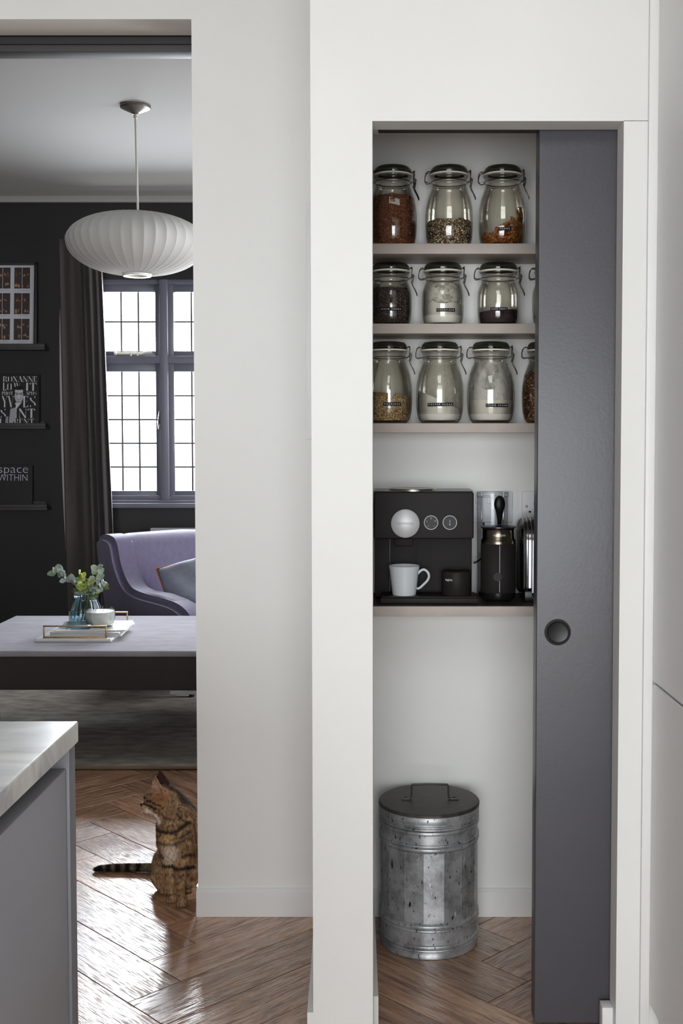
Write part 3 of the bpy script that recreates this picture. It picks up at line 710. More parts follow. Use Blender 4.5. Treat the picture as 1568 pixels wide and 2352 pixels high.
h2 = (zz(861, YW) - zl2) * 1.004
bk = leaning('portrait_book', xx(88, 975, YW - .065), zl2, W2, h2, .03, 'black book with white title lettering and a portrait photo on middle ledge', 'book', 5)
b = MB(); b.box(-W2 - .03, 0, 0, .03, 0, h2, .001, col='232021'); b.build('cover', 'vcol_gloss', bk, local=True, smooth=0)
b = MB(); G_ = 'c4c4c6'
def px2(x): return -(88 - x) * u2
def pz2(y): return h2 - (y - 861) * u2 * 1.0
for (t_, xa, xb, yt, yb) in (('ROXANNE', 6, 85, 865, 878), ('LO', 6, 27, 880, 898), ('W', 31, 46, 880, 898), ('IT', 58, 85, 880, 898), ('PHOT', 4, 30, 900, 908), ('APHS', 58, 84, 900, 908), ('YV', 4, 32, 910, 936), ('ES', 52, 83, 910, 936), ('S', 1, 15, 939, 960), ('AI', 20, 40, 939, 960), ('NT', 42, 82, 939, 960), ('LAURENT', 0, 79, 962, 975)):
    didone(b, t_, px2(xa), pz2(yb), px2(xb) - px2(xa), pz2(yt) - pz2(yb), G_)
E_ = lambda x, y, rx, ry, c, yy=-.0006: b.ball((px2(x), yy, pz2(y)), (rx * u2, .0004, ry * u2), 20, col=c)
E_(43, 905, 12, 13, '151314', -.0005); E_(43, 910, 10, 16, 'a9a9aa', -.0010); E_(43, 899, 9.5, 6, 'b4b4b5', -.0012); E_(43, 892, 11, 5, '151314', -.0014)
for sx in (-4.5, 4.5): E_(43 + sx, 905, 3.6, 2.5, '2a2a2b', -.0014); E_(43 + sx, 905, 2.9, 1.8, '919193', -.0017); E_(43 + sx, 905, 1.1, .9, '2a2a2b', -.0019)
E_(43, 911, 1.8, 3, 'c9c9c9', -.0016); E_(43, 917, 4.5, 1.6, '4a4848', -.0015); E_(43, 916.6, 3.6, .8, 'dcdcdc', -.0018); E_(42, 924, 6, 2, '8d8d8f', -.0015)
b.poly([(px2(34), -.0009, pz2(926)), (px2(50), -.0009, pz2(924)), (px2(44), -.0009, pz2(932)), (px2(36), -.0009, pz2(942)), (px2(36), -.0009, pz2(931))], [(0, 1, 2, 3, 4)], 'bdbdbe')
b.poly([(px2(24), -.0009, pz2(940)), (px2(36), -.0009, pz2(936)), (px2(38), -.0009, pz2(950)), (px2(34), -.0009, pz2(966)), (px2(27), -.0009, pz2(976)), (px2(22), -.0009, pz2(962))], [(0, 1, 2, 3, 4, 5)], '9b9b9d')
b.poly([(px2(14), -.0009, pz2(958)), (px2(19), -.0009, pz2(956)), (px2(20), -.0009, pz2(968)), (px2(12), -.0009, pz2(973))], [(0, 1, 2, 3)], '8a8a8c')
b.build('cover_print', 'vcol', bk, local=True, smooth=0)
h3 = (zz(1068, YW) - zl3) * 1.004; W3 = .26
bk = leaning('black_book', xx(72, 1160, YW - .065), zl3, W3, h3, .03, 'black book with thin lettering on lowest ledge', 'book', 5)
b = MB(); b.box(-W3, 0, 0, .028, 0, h3, .001, col='242122'); b.build('cover', 'vcol_gloss', bk, local=True, smooth=0)
b = MB(); u3 = .00265
def px3(x): return -(72 - x) * u3
def pz3(y): return h3 - (y - 1068) * u3
b.text('space', (px3(-4), -.0003, pz3(1086)), (1, 0, 0), (0, 0, 1), 20 * u3, px3(63) - px3(-4), .0003, thin=-.018, col='c8c6d2')
b.text('WITHIN', (px3(-5), -.0003, pz3(1104)), (1, 0, 0), (0, 0, 1), 15.5 * u3, px3(62) - px3(-5), .0003, thin=-.018, col='c8c6d2')
b.build('title', 'vcol', bk, local=True, smooth=0)
# ------------------------------------------------------------------ kitchen island
IZ = .90; iy = gz(180, 1656, IZ).y; ix = gz(180, 1656, IZ).x
isl = thing('island_cabinet', (ix - .5, .9, 0), 'dark grey handleless island cabinet under the marble worktop', 'cabinet')
b = MB(); b.box(ix - 1.0, ix - .004, iy - .034, iy - .004, 0, IZ - .031, .0015); b.build('end_panel', 'island_edge', isl)
b = MB(); b.box(ix - 1.0, ix - .05, .2, iy - .034, .0, IZ - .031); b.build('handle_recess', 'groove', isl)
for (y0, y1) in ((iy - .034 - .6, iy - .036), (iy - .034 - 1.2, iy - .636)):
    b = MB(); b.box(ix - .05, ix - .008, y0, y1, .10, .842, .002); b.build('door', 'island_grey', isl)
b = MB(); b.box(ix - .6, ix - .055, .2, iy - .04, 0, .10); b.build('plinth', 'groove', isl)
b = MB(); b.box(ix - 1.1, ix, .1, iy, IZ - .030, IZ, .003, 3); b.build('worktop', 'marble_top', loc=(ix - .55, .85, IZ - .03), label='pale grey-veined marble worktop with an eased edge over the island', cat='worktop')

# ------------------------------------------------------------------ pendant lamp
YP = 5.10; pc = at(311, 250, YP); Xp = pc.x
pend = thing('pendant_lamp', (Xp, YP, ZC), 'white ribbed saucer pendant lamp hanging in the living room', 'lamp')
b = MB(); b.lathe([(0, -.038), (.012, -.038), (.016, -.034), (.064, -.012), (.067, -.008), (.067, 0), (0, 0)], (Xp, YP, ZC), 16); b.build('canopy', 'pewter', pend, smooth=20)
zs_top = zz(492, YP); zs_bot = zz(630, YP); rs = 160 / F * YP * .985
b = MB(); b.cyl((Xp, YP, ZC - .04), (Xp + .006, YP, zs_top), .005, 10); b.cyl((Xp, YP, ZC - .055), (Xp, YP, ZC - .036), .009, 10); b.build('cord', 'cord', pend)
zm = zz(556, YP); NS = 40
def prof():
    P = []
    n = 26
    for i in range(n + 1):
        t = i / n; a = PI * t    # 0 top .. PI bottom
        r = .055 + (rs - .055) * (math.sin(a) ** 1.03 if 0 < a < PI else 0)
        z = (zs_top if a < PI / 2 else zs_bot); z = zm + (z - zm) * abs(math.cos(a)) ** 1.0
        P.append((r, z))
    return P
def scal(a, z):
    f = (a * NS / (2 * PI)) % 1.0
    d = abs(2 * f - 1)      # 1 at a rib, 0 between two ribs
    k = max(0.0, 1 - abs(z - zm) / (.5 * (zs_top - zs_bot)))
    return 1 - (.003 + .011 * k) * (1 - d ** 3) 
b = MB(); b.lathe([(r, z) for r, z in prof()], (Xp, YP, 0), NS * 6, ry=scal); b.build('shade', 'lamp_shade', pend, smooth=50)
b = MB()
for k in range(NS):
    a = 2 * PI * k / NS; b.tube([(Xp + r * math.cos(a), YP + r * math.sin(a), z) for r, z in prof()], .0006, 4)
sh = b.build('rib_cage', 'lamp_shade', pend); sh['kind'] = 'stuff'
b = MB(); b.lathe([(.043, .004), (.044, -.008), (.060, -.010), (.064, -.004), (.064, .004)], (Xp, YP, zs_bot), 40); b.build('bottom_ring', 'bright_enamel', pend, smooth=30)
b = MB(); b.ball((Xp, YP, zs_bot + .035), (.03, .03, .035), 16); b.cyl((Xp, YP, zs_bot + .05), (Xp, YP, zs_bot + .12), .018, 12); b.build('bulb', 'porcelain', pend)
b = MB(); b.lathe([(0, .03), (.045, .03), (.052, .0)], (Xp, YP, zs_bot), 32); b.build('inner_cup', 'radiator', pend)
b = MB(); b.lathe([(.055, zs_top - .002), (.03, zs_top + .004), (0, zs_top + .005)], (Xp, YP, 0), 30); b.build('top_cap', 'lamp_shade', pend)

# ------------------------------------------------------------------ tray and what stands on it
def tp(x, y, z=ZT): return gz(x, y, z)
TF = tp(170, 1468, ZT + .012).y; TB = tp(300, 1429, ZT + .012).y; TX0, TX1 = tp(86, 1466, ZT + .01).x, tp(259, 1466, ZT + .01).x
tr = thing('serving_tray', ((TX0 + TX1) / 2, (TF + TB) / 2, ZT), 'white marble tray with two brass loop handles on the footstool', 'tray')
ZTr = ZT + .013
b = MB(); b.box(TX0, TX1, TF, TB, ZT, ZTr, .004, 3); b.build('slab', 'marble_tray', tr)
for yy in (TF + .02, TB - .035):
    b = MB(); xa, xb = TX0 + .028, TX1 - .022; hh = .047; q = .0035
    b.box(xa, xb, yy - q, yy + q, ZTr, ZTr + .006, .001); b.box(xa, xb, yy - q, yy + q, ZTr + hh, ZTr + hh + .006, .001)
    b.box(xa, xa + .006, yy - q, yy + q, ZTr, ZTr + hh, .001); b.box(xb - .006, xb, yy - q, yy + q, ZTr, ZTr + hh, .001); b.build('handle', 'brass', tr)
mags = [(-.115, .085, .20, .26, .010, 'dcdad6', 3, 'white magazine at the bottom of the pile on the tray'), (-.12, .088, .2, .26, .007, 'cfd0d1', -2, 'pale thin magazine in the middle of the pile on the tray'), (-.125, .12, .2, .27, .006, 'e0e0de', 6, 'glossy magazine with a blue cover photo on top of the pile')]
zc = ZTr; mcx = tp(205, 1455, ZTr).x; mcy = TF + .18
for i, (a, c_, w_, d_, t_, col, rot, lb) in enumerate(mags):
    e = thing('magazine', (mcx + (0.0, .004, .010)[i], mcy + (0, .004, .012)[i], zc + .0003), lb, 'magazine', None, math.radians(rot))
    b = MB(); b.box(-.145, .145, -.125, .125, .0008, t_ - .0008, .0005, 1); b.build('pages', 'paper', e, local=True)
    b = MB(); b.box(-.147, .147, -.127, .127, 0, .0008, col=col); b.box(-.147, .147, -.127, .127, t_ - .0008, t_, col=col); b.box(-.1475, -.1465, -.127, .127, 0, t_, col=col)
    if i == 2:
        b.box(-.147, -.03, -.06, .127, t_, t_ + .0002, col='5a646c'); b.box(-.09, -.01, -.10, .03, t_ + .0002, t_ + .0004, col='3f7398'); b.box(-.13, -.1, -.08, -.03, t_ + .0002, t_ + .0004, col='7b93a3'); b.box(.03, .1, -.09, -.06, t_, t_ + .0002, col='b9b48c')
    b.build('cover', 'vcol_gloss', e, local=True, smooth=0); zc += t_ + .0004
ZM = zc
# candle bowl
cy_ = mcy + .0; k_ = cy_ / F; cxw = xx(230.5, 1430, cy_); cr_ = 34.5 * k_
cn = thing('candle', (cxw, cy_, ZM), 'cream candle in a clear glass bowl on the magazines', 'candle')
ct_ = .078
b = MB(); b.lathe([(0, .001), (cr_ * .80, .001), (cr_ * .88, .006), (cr_ * .97, .03), (cr_, ct_), (cr_ * .965, ct_), (cr_ * .94, .03), (cr_ * .86, .012), (0, .011)], (cxw, cy_, ZM), 40); b.build('glass_bowl', 'clear_plastic', cn, smooth=50)
b = MB(); b.lathe([(0, .0125), (cr_ * .85, .0125), (cr_ * .925, .03), (cr_ * .945, ct_ - .016), (cr_ * .92, ct_ - .013), (0, ct_ - .014)], (cxw, cy_, ZM), 40); wx_ = b.build('wax', 'candle_cream', cn, smooth=50)
b = MB()
for dx in (-.02, .012, .03): b.cyl((cxw + dx, cy_ + .01 * dx, ZM + ct_ - .015), (cxw + dx + .002, cy_, ZM + ct_ - .006), .0012, 6)
b.build('wick', 'stem', wx_)['kind'] = 'stuff'
# vase
vy = TF + .36; kv = vy / F; vx = xx(198, 1400, vy); vr = 37.5 * kv; vh = (zz(1363, vy) - ZTr - .0005)
vs = thing('glass_vase', (vx, vy, ZTr + .0005), 'ribbed blue-grey glass vase at the back of the tray', 'vase')
VP = [(0, 0), (.62, 0), (.80, .03), (.95, .14), (1.0, .28), (.95, .45), (.82, .64), (.70, .78), (.655, .84), (.69, .88), (.72, .94), (.74, 1.0)]
def fl(a, z): return 1 + .018 * math.cos(a * 26)
b = MB(); b.lathe([(r * vr, z * vh) for r, z in VP], (vx, vy, ZTr + .0005), 156, ry=fl); b.lathe([(r * vr * .965, .006 + z * (vh - .006)) for r, z in VP], (vx, vy, ZTr + .0005), 156, ry=fl); b.build('vessel', 'vase_glass', vs, smooth=60)
b = MB(); b.lathe([(0, .004), (.75 * vr, .004), (.93 * vr, vh * .14), (.955 * vr, vh * .28), (.91 * vr, vh * .43), (0, vh * .43)], (vx, vy, ZTr + .0005), 48); b.build('water', 'clear_plastic', vs)
# stems: each branch is a thing, its leaves are parts
lm = {}
def leafmesh(kind, w_, l_, curl, m):
    t = bmesh.new(); n = 7; P = []
    for i in range(n + 1):
        s_ = i / n; ww = w_ * math.sin(PI * min(1, s_ * .97 + .03)) ** .6
        for j in (-1, 0, 1): P.append(t.verts.new((j * ww / 2, s_ * l_, curl * (s_ - .3) ** 2 * l_ + abs(j) * w_ * .10)))
    for i in range(n):
        for j in (0, 1): t.faces.new((P[i * 3 + j], P[i * 3 + j + 1], P[i * 3 + j + 4], P[i * 3 + j + 3]))
    me = bpy.data.meshes.new(kind); t.to_mesh(me); t.free(); me.materials.append(M[m]); me.shade_smooth(); return me
L1 = leafmesh('leaf', .030, .034, .4, 'euc_leaf'); L2 = leafmesh('leaf', .026, .034, .5, 'euc_pale'); L3 = leafmesh('leaf', .030, .040, .5, 'lime_leaf'); L4 = leafmesh('leaf', .009, .022, .3, 'green_leaf'); L5 = leafmesh('leaf', .014, .024, .9, 'lime_leaf')
rl = random.Random(3)
vc = Vector((vx, vy, ZTr + .01))
def branch(name, pts, leaves, label, nl, smin=.8, smax=1.1, group=None, spread=1.0):
    pts = [Vector(p) for p in pts]; e = thing(name, pts[0], label, 'foliage', group)
    b = MB(); b.tube(pts, [.0022] * (len(pts) - 1) + [.001], 6); b.build('stem', 'stem', e)
    ln = [(pts[i + 1] - pts[i]).length for i in range(len(pts) - 1)]
    nl = int(nl * 1.9)
    for k in range(nl):
        t = .42 + .58 * k / max(1, nl - 1); L = t * sum(ln); i = 0
        while i < len(ln) - 1 and L > ln[i]: L -= ln[i]; i += 1
        p = pts[i].lerp(pts[i + 1], min(1, L / ln[i])); d = (pts[i + 1] - pts[i]).normalized()
        if p.z < ZTr + vh * .98: continue
        sd = Vector((rl.uniform(-1, 1), rl.uniform(-1, .5), rl.uniform(-.4, .8))); sd = (sd - d * sd.dot(d)).normalized()
        yv = (sd * spread + d * .5).normalized(); fz = Vector((rl.uniform(-.5, .5), -1, rl.uniform(.1, .9))); xv = yv.cross(fz).normalized(); zv = xv.cross(yv)
        o = bpy.data.objects.new('leaf', leaves[rl.randrange(len(leaves))]); COL.objects.link(o); o.parent = e
        s_ = rl.uniform(smin, smax) * 1.12; mt = Matrix((xv, yv, zv)).transposed().to_4x4(); o.matrix_basis = Matrix.Translation(p - pts[0]) @ mt @ Matrix.Scale(s_, 4)
def vp(x, y, dy=0.0): return at(x, y, vy + dy)
branch('eucalyptus_branch', [vc + Vector((.01, 0, .01)), vp(195, 1362), vp(172, 1340), vp(150, 1327), vp(127, 1312)], [L1, L2, L2], 'eucalyptus branch leaning out to the left of the vase', 18)
branch('eucalyptus_branch', [vc + Vector((-.01, .01, .01)), vp(205, 1362, .01), vp(216, 1335, .01), vp(222, 1322, .01), vp(224, 1304, .01)], [L1], 'tallest upright eucalyptus branch at the right of the bouquet', 8, .75, 1.0)
branch('eucalyptus_branch', [vc + Vector((-.02, -.01, .01)), vp(206, 1362, -.02), vp(218, 1348, -.03), vp(232, 1343, -.03), vp(241, 1341, -.03)], [L1, L2], 'eucalyptus branch drooping low at the right of the bouquet', 14)
for i, (x, y, dy, lb) in enumerate(((184, 1322, .0, 'leftmost yellow-green bud stem in the middle of the bouquet'), (192, 1338, -.03, 'nearest yellow-green bud stem in the middle of the bouquet'), (202, 1332, .02, 'rear yellow-green bud stem in the middle of the bouquet'), (212, 1340, -.02, 'rightmost yellow-green bud stem in the bouquet'))):
    branch('bud_stem', [vc + Vector((.004 * i - .008, .004 * i, .01)), vp(197 + i, 1362, dy * .5), vp(x, y, dy)], [L3, L5, L5, L4], lb, 13, .7, 1.0, 'bud stems in the vase')
for i, (x, y, dy, lb) in enumerate(((249, 1350, -.02, 'fine green sprig reaching furthest right from the vase'), (170, 1360, -.03, 'fine green sprig hanging over the left rim of the vase'), (215, 1374, -.05, 'fine green sprig hanging over the front rim of the vase'), (176, 1336, .02, 'fine green sprig at the upper left of the bouquet'), (226, 1372, -.03, 'fine green sprig drooping over the right rim of the vase'))):
    branch('green_sprig', [vc + Vector((.01 * i - .02, -.004 * i, .012)), vp(198 + 2 * i, 1358, -.01), (vp(198 + 2 * i, 1355, -.01) + vp(x, y, dy)) / 2 + Vector((0, 0, .012)), vp(x, y, dy)], [L4], lb, 16, .7, 1.1, 'green sprigs in the vase')

# ------------------------------------------------------------------ pantry shelves
def shelf(yt, yb, Yf, label, top='taupe'):
    zt = zz(yt, Yf); zb = zz(yb, Yf)
    t = thing('shelf', (.25, (Yf + YB) / 2, zb), label, 'shelf')
    b = MB(); b.box(XPR - .016, .559, Yf, YB - .001, zb, zt, .0012, 2); b.build('board', 'taupe', t)
    if top != 'taupe':
        b = MB(); b.box(XPR - .016, .559, Yf + .004, YB - .002, zt, zt + .0012); b.build('dark_top', top, t, label='dark upper surface'); zt += .0012
    return zt
YS = 2.905
zs1 = shelf(559, 583, YS, 'topmost taupe pantry shelf with three tall jars')
zs2 = shelf(743, 766, YS, 'second taupe pantry shelf from the top, with short jars')
zs3 = shelf(972, 994, YS, 'third taupe pantry shelf from the top, with tall jars')
zs4 = shelf(1393, 1416, 2.835, 'lowest taupe pantry shelf, under the coffee machine', 'shelf_dark')

TALL = [(0, 0), (.040, 0), (.047, .002), (.0555, .012), (.060, .030), (.0615, .055), (.0615, .085), (.0600, .105), (.0555, .128), (.0495, .145), (.0455, .155), (.0440, .160), (.0440, .166), (.0470, .168), (.0470, .172), (.0445, .174), (.0445, .180), (.0475, .182), (.0475, .187)]
SHRT = [(0, 0), (.038, 0), (.044, .002), (.0500, .010), (.0530, .024), (.0542, .045), (.0542, .075), (.0530, .090), (.0500, .101), (.0460, .110), (.0440, .115), (.0440, .120), (.0470, .122), (.0470, .126), (.0445, .128), (.0445, .133), (.0475, .135), (.0475, .140)]
def rad(profile, z):
    for (r0, z0), (r1, z1) in zip(profile[1:], profile[2:]):
        if z0 <= z <= z1 and z1 > z0: return r0 + (r1 - r0) * (z - z0) / (z1 - z0)
    return profile[-1][0]
JARS = []
def jar(px, zs, tall, label, tape=None, rz=0, Yj=3.0):
    Pf = TALL if tall else SHRT; H = Pf[-1][1]; X = xx(px, 700, Yj); c = (X, Yj, zs)
    e = thing('storage_jar', c, label, 'jar', 'clip-top glass storage jars in the pantry')
    b = MB(); b.lathe(Pf, c, 56); inn = [(max(0, r - .0035), z + (.006 if z < .03 else 0)) for r, z in Pf if z < H - .02]; b.lathe(inn, c, 56)
    b.build('glass_body', 'jar_glass', e, smooth=60)
    # lid
    b = MB(); b.lathe([(0, H + .010), (.030, H + .008), (.036, H + .004), (.0475, H + .004), (.0485, H + .007), (.0485, H + .012), (.0465, H + .017), (.0415, H + .0225), (.030, H + .0245), (0, H + .0245)], c, 56); b.build('lid', 'lid_glass', e, smooth=50)
    b = MB(); b.lathe([(.0385, H), (.0495, H), (.050, H + .002), (.0495, H + .004), (.0385, H + .004)], c, 56); b.build('rubber_seal', 'seal', e)
    wr = .00125
    def bar(p, q, r): d = (q - p) * .09; b.tube([p - d * .6, p, p + d, q - d, q, q + d * .6], [r * .25, r * .8, r, r, r * .8, r * .25], 8)
    def pt(x, y, z): 
        p = Matrix.Rotation(rz, 3, 'Z') @ Vector((x, y, z)); return Vector(c) + p
    b = MB(); b.tube([pt(.0472 * math.cos(a), .0472 * math.sin(a), H - .016) for a in [2 * PI * k / 32 for k in range(32)]], wr, 6, closed=True)
    b.tube([pt(.0495 * math.cos(a), .0495 * math.sin(a), H + .010) for a in [2 * PI * k / 32 for k in range(32)]], wr, 6, closed=True)
    # hinge loop on the left
    for yo in (-.009, .009): b.tube([pt(-.0485, yo, H + .010), pt(-.056, yo, H + .0105), pt(-.060, yo * .9, H + .006), pt(-.0625, yo * .7, H - .004), pt(-.0625, yo * .7, H - .014), pt(-.058, yo, H - .018), pt(-.048, yo, H - .016)], wr, 6)
    bar(pt(-.059, -.012, H - .017), pt(-.059, .012, H - .017), .0022)
    bar(pt(-.0525, -.011, H + .0105), pt(-.0525, .011, H + .0105), .0018)
    b.build('wire_bail', 'wire', e)
    b = MB()
    for yo in (-.008, .008):
        b.tube([pt(.0485, yo, H + .010), pt(.053, yo, H + .013), pt(.0555, yo, H + .009), pt(.0545, yo * .8, H - .004), pt(.0555, yo * .8, H - .018), pt(.0535, yo * .8, H - .026)], wr, 6)
        b.tube([pt(.048, yo * .7, H - .016), pt(.0535, yo * .7, H - .012), pt(.0575, yo * .7, H - .004), pt(.060, yo * .7, H - .008), pt(.0585, yo * .7, H - .018), pt(.056, yo * .7, H - .028)], wr, 6)
        b.tube([pt(.0545, yo * .6, H - .024), pt(.0575, yo * .6, H - .034), pt(.064, yo * .6, H - .046), pt(.068, yo * .45, H - .056), pt(.0675, 0, H - .059)], wr * 1.1, 6)
    bar(pt(.055, -.010, H + .0135), pt(.055, .010, H + .0135), .0019); bar(pt(.056, -.009, H - .027), pt(.056, .009, H - .027), .0024); bar(pt(.058, -.008, H - .010), pt(.058, .008, H - .010), .002)
    b.build('clasp', 'wire', e)
    if tape:
        txt, tx, ty, tw, tilt = tape; th = .0088; zt = zz(ty, Yj - .06) - zs; R = rad(Pf, zt) + .0006; xc = (tx - px) / F * (Yj - R) + 0
        b = MB(); n = 14; P = []
        for i in range(n + 1):
            s_ = xc - tw / 2 + tw * i / n; a = s_ / R
            for dz in (-th / 2, th / 2): P.append((c[0] + R * math.sin(a), c[1] - R * math.cos(a), zs + zt + dz + tilt * (s_ - xc)))
        b.poly(P, [(2 * i, 2 * i + 2, 2 * i + 3, 2 * i + 1) for i in range(n)]); tp_ = b.build('label_tape', 'tape_black', e)
        b = MB(); b.text(' '.join(txt), (c[0] + xc - tw / 2 + .003, 0, zs + zt - .0018), (1, 0, 0), (0, 0, 1), .0040, tw - .006, .0003, wrap=(c[0], c[1], R + .0003, c[0])); b.build('lettering', 'white_print', tp_, smooth=0)
    return e, Pf, c
def inside(Pf, c, h, tiltx=0.0, dome=0.0, wob=0.0, inset=.0042, n=56):
    # solid fill following the glass; top surface tilted along x, slightly domed
    rings = [z for r, z in Pf if 0 < z < h * .98]; zsn = sorted(set([.008, .012, .02, .035, .05] + [h * k / 14 for k in range(1, 15)])); P = []; m = 0
    zl = [z for z in zsn if z >= .008 and z <= h]; 
    for k, z in enumerate(zl):
        for j in range(n):
            a = 2 * PI * j / n; x = math.cos(a); zt = h + tiltx * x * .055 + wob * noise.noise(Vector((x * 2, math.sin(a) * 2, 3 + h * 9))); zz_ = .008 + (z - .008) * (zt - .008) / (h - .008); r = max(.01, rad(Pf, zz_) - inset)
            P.append((c[0] + r * x, c[1] + r * math.sin(a), c[2] + zz_))
        m += 1
    Q = [(k * n + j, k * n + (j + 1) % n, (k + 1) * n + (j + 1) % n, (k + 1) * n + j) for k in range(m - 1) for j in range(n)]
    base = len(P)
    for q, kk in enumerate((.66, .33)):
        for j in range(n):
            a = 2 * PI * j / n; r = (rad(Pf, h) - inset) * kk; x = r * math.cos(a); P.append((c[0] + x, c[1] + r * math.sin(a), c[2] + h + tiltx * x + dome * (1 - kk * kk) + wob * .6 * noise.noise(Vector((x * 60, math.sin(a) * 2 * kk, 7)))))
    P.append((c[0], c[1], c[2] + h + dome))
    prev = (m - 1) * n
    for q in (0, 1):
        o = base + q * n; Q += [(prev + j, prev + (j + 1) % n, o + (j + 1) % n, o + j) for j in range(n)]; prev = o
    Q += [(prev + j, prev + (j + 1) % n, len(P) - 1) for j in range(n)]; Q.append(tuple(range(n - 1, -1, -1)))
    return P, Q
def grains(name, jr, h, cols, count, gl, gw, label, tiltx=0, dome=0, wob=0, basecol=None, flat=1.0, seed=1):
    e, Pf, c = jr; P, Q = inside(Pf, c, h, tiltx, dome, wob, .0056); b = MB(); b.poly(P, Q, basecol or cols[0]); r_ = random.Random(seed)
    H2 = [Vector(p) for p in P]; tri = []
    for f in Q[:-1]:
        if len(f) == 4: A = ((H2[f[1]] - H2[f[0]]).cross(H2[f[3]] - H2[f[0]])).length; tri.append((A, f))
        else: A = ((H2[f[1]] - H2[f[0]]).cross(H2[f[2]] - H2[f[0]])).length / 2; tri.append((A, f))
    tri = [t for t in tri if H2[t[1][0]].y < c[1] + .02 or H2[t[1][0]].z > c[2] + h * .8]
    fs = r_.choices([t[1] for t in tri], weights=[t[0] for t in tri], k=count); PP = []; 
    for f in fs:
        a, b_ = r_.random(), r_.random(); p = (H2[f[0]].lerp(H2[f[1]], a)).lerp(H2[f[-1]].lerp(H2[f[2]], a) if len(f) == 4 else H2[f[2]], b_)
        nrm = Vector((p.x - c[0], p.y - c[1], 0)); nrm = nrm.normalized() if nrm.length > .001 and p.z < c[2] + h * .97 else Vector((0, 0, 1))
        d = Vector((r_.gauss(0, 1), r_.gauss(0, 1), r_.gauss(0, .7))); d = (d - nrm * d.dot(nrm) * .8).normalized(); s_ = d.cross(nrm).normalized(); l = gl * r_.uniform(.7, 1.2) / 2; ww = gw * r_.uniform(.7, 1.2) / 2
        p = p + nrm * r_.uniform(.0, .0008)
        k = r_.uniform(.75, 1.2); cc_ = cols[r_.randrange(len(cols))]; cc_ = tuple(int(cc_[i:i + 2], 16) for i in (0, 2, 4)); cc_ = tuple(min(255, v * k) for v in cc_)
        b.poly([p - d * l, p + s_ * ww, p + d * l, p - s_ * ww, p + nrm * ww * flat, p - nrm * ww * flat], [(0, 1, 4), (1, 2, 4), (2, 3, 4), (3, 0, 4), (1, 0, 5), (2, 1, 5), (3, 2, 5), (0, 3, 5)], cc_)
    return b.build(name, 'vcol', loc=c, smooth=0, label=label, cat='food', kind='stuff')
def powder(name, jr, h, m, label, tiltx=0, dome=0, wob=0):
    e, Pf, c = jr; P, Q = inside(Pf, c, h, tiltx, dome, wob); b = MB(); b.poly(P, Q); return b.build(name, m, loc=c, smooth=50, label=label, cat='food', kind='stuff')
def film(jr, z0, z1, m):
    e, Pf, c = jr; zs_ = [z0 + (z1 - z0) * k / 12 for k in range(13)]; b = MB(); b.lathe([(rad(Pf, z) - .0039, z) for z in zs_], c, 48); b.build('powder_residue', m, e, smooth=80)

# top shelf
j = jar(902, zs1, True, 'tall jar full of reddish-brown rice, first on the top shelf', rz=.15)
grains('brown_rice', j, .132, ['7c4a34', '9a6144', '6b3d2c', 'b07a52', '8d5238'], 6500, .0088, .0022, 'reddish-brown rice filling the first jar of the top shelf', dome=.004, basecol='5a3426', seed=1)
b = MB(); cj = j[2]; R = rad(TALL, .118) + .0005; P = []
for i in range(7):
    a = (-.01 + .028 * i / 6) / R
    for q, dz in enumerate((0, .0165)): P.append((cj[0] + (R - q * .0035) * math.sin(a), cj[1] - (R - q * .0035) * math.cos(a), zs1 + .108 + dz - .006 * (i / 6)))
b.poly(P, [(2 * i, 2 * i + 2, 2 * i + 3, 2 * i + 1) for i in range(6)], 'd5d3cf')
b.build('paper_sticker', 'vcol', j[0])
b = MB()
for (xa, xb, za, zb, col) in ((.001, .013, .117, .121, '3a3a3c'), (.001, .006, .111, .116, 'b08a4a'), (.007, .014, .111, .116, '8a6a50')):
    b.box(cj[0] + xa - .008, cj[0] + xb - .008, cj[1] - R - .0009, cj[1] - R + .0001, zs1 + za, zs1 + zb, col=col)
b.build('sticker_print', 'vcol', j[0], smooth=0)
j = jar(1030.5, zs1, True, 'tall jar a third full of mixed dark and pale seeds, middle of the top shelf', rz=.0)
grains('mixed_seeds', j, .068, ['d8c9a4', '5a4236', '8a6a4c', 'e2d8bc', '4a352c', '6d4c3c'], 4600, .0058, .0040, 'mixed dark and pale seeds in the middle jar of the top shelf', dome=.006, wob=.006, basecol='4a382e', seed=2)
jp = jar(1152.5, zs1, True, 'tall jar with orange pasta spirals labelled PENNE, last on the top shelf', ('PENNE', 1153, 525, .031, .04), rz=-.15)
# second shelf
j = jar(897, zs2, False, 'short jar labelled CHIA SEEDS, first on the second shelf', ('CHIA SEEDS', 898, 709, .058, 0))
grains('chia_seeds', j, .098, ['3a2c2a', '4a3a36', '5a4640', 'c9b49c', '3a2c2a', '33282a', '6a5248'], 8000, .0023, .0017, 'dark speckled chia seeds filling the first jar of the second shelf', basecol='2c2222', seed=3)
j = jar(1016.5, zs2, False, 'short jar labelled CORNFLOUR with smeared white powder, second shelf', ('CORNFLOUR', 1022, 711, .050, .01))
powder('cornflour', j, .060, 'powder', 'white cornflour in the second jar of the second shelf', tiltx=-.10, wob=.008); film(j, .058, .108, 'corn_film')
j = jar(1144, zs2, False, 'short jar labelled CAFE PODS holding very dark powder, third on second shelf', ('CAFE PODS', 1141, 709, .045, .0))
powder('cocoa_powder', j, .040, 'cocoa', 'very dark brown powder in the third jar of the second shelf', tiltx=.05, dome=.003)
j = jar(1270, zs2, False, 'short jar mostly hidden behind the dark sliding door, second shelf')
powder('dark_grains', j, .03, 'cocoa', 'dark contents of the jar half behind the door, second shelf')
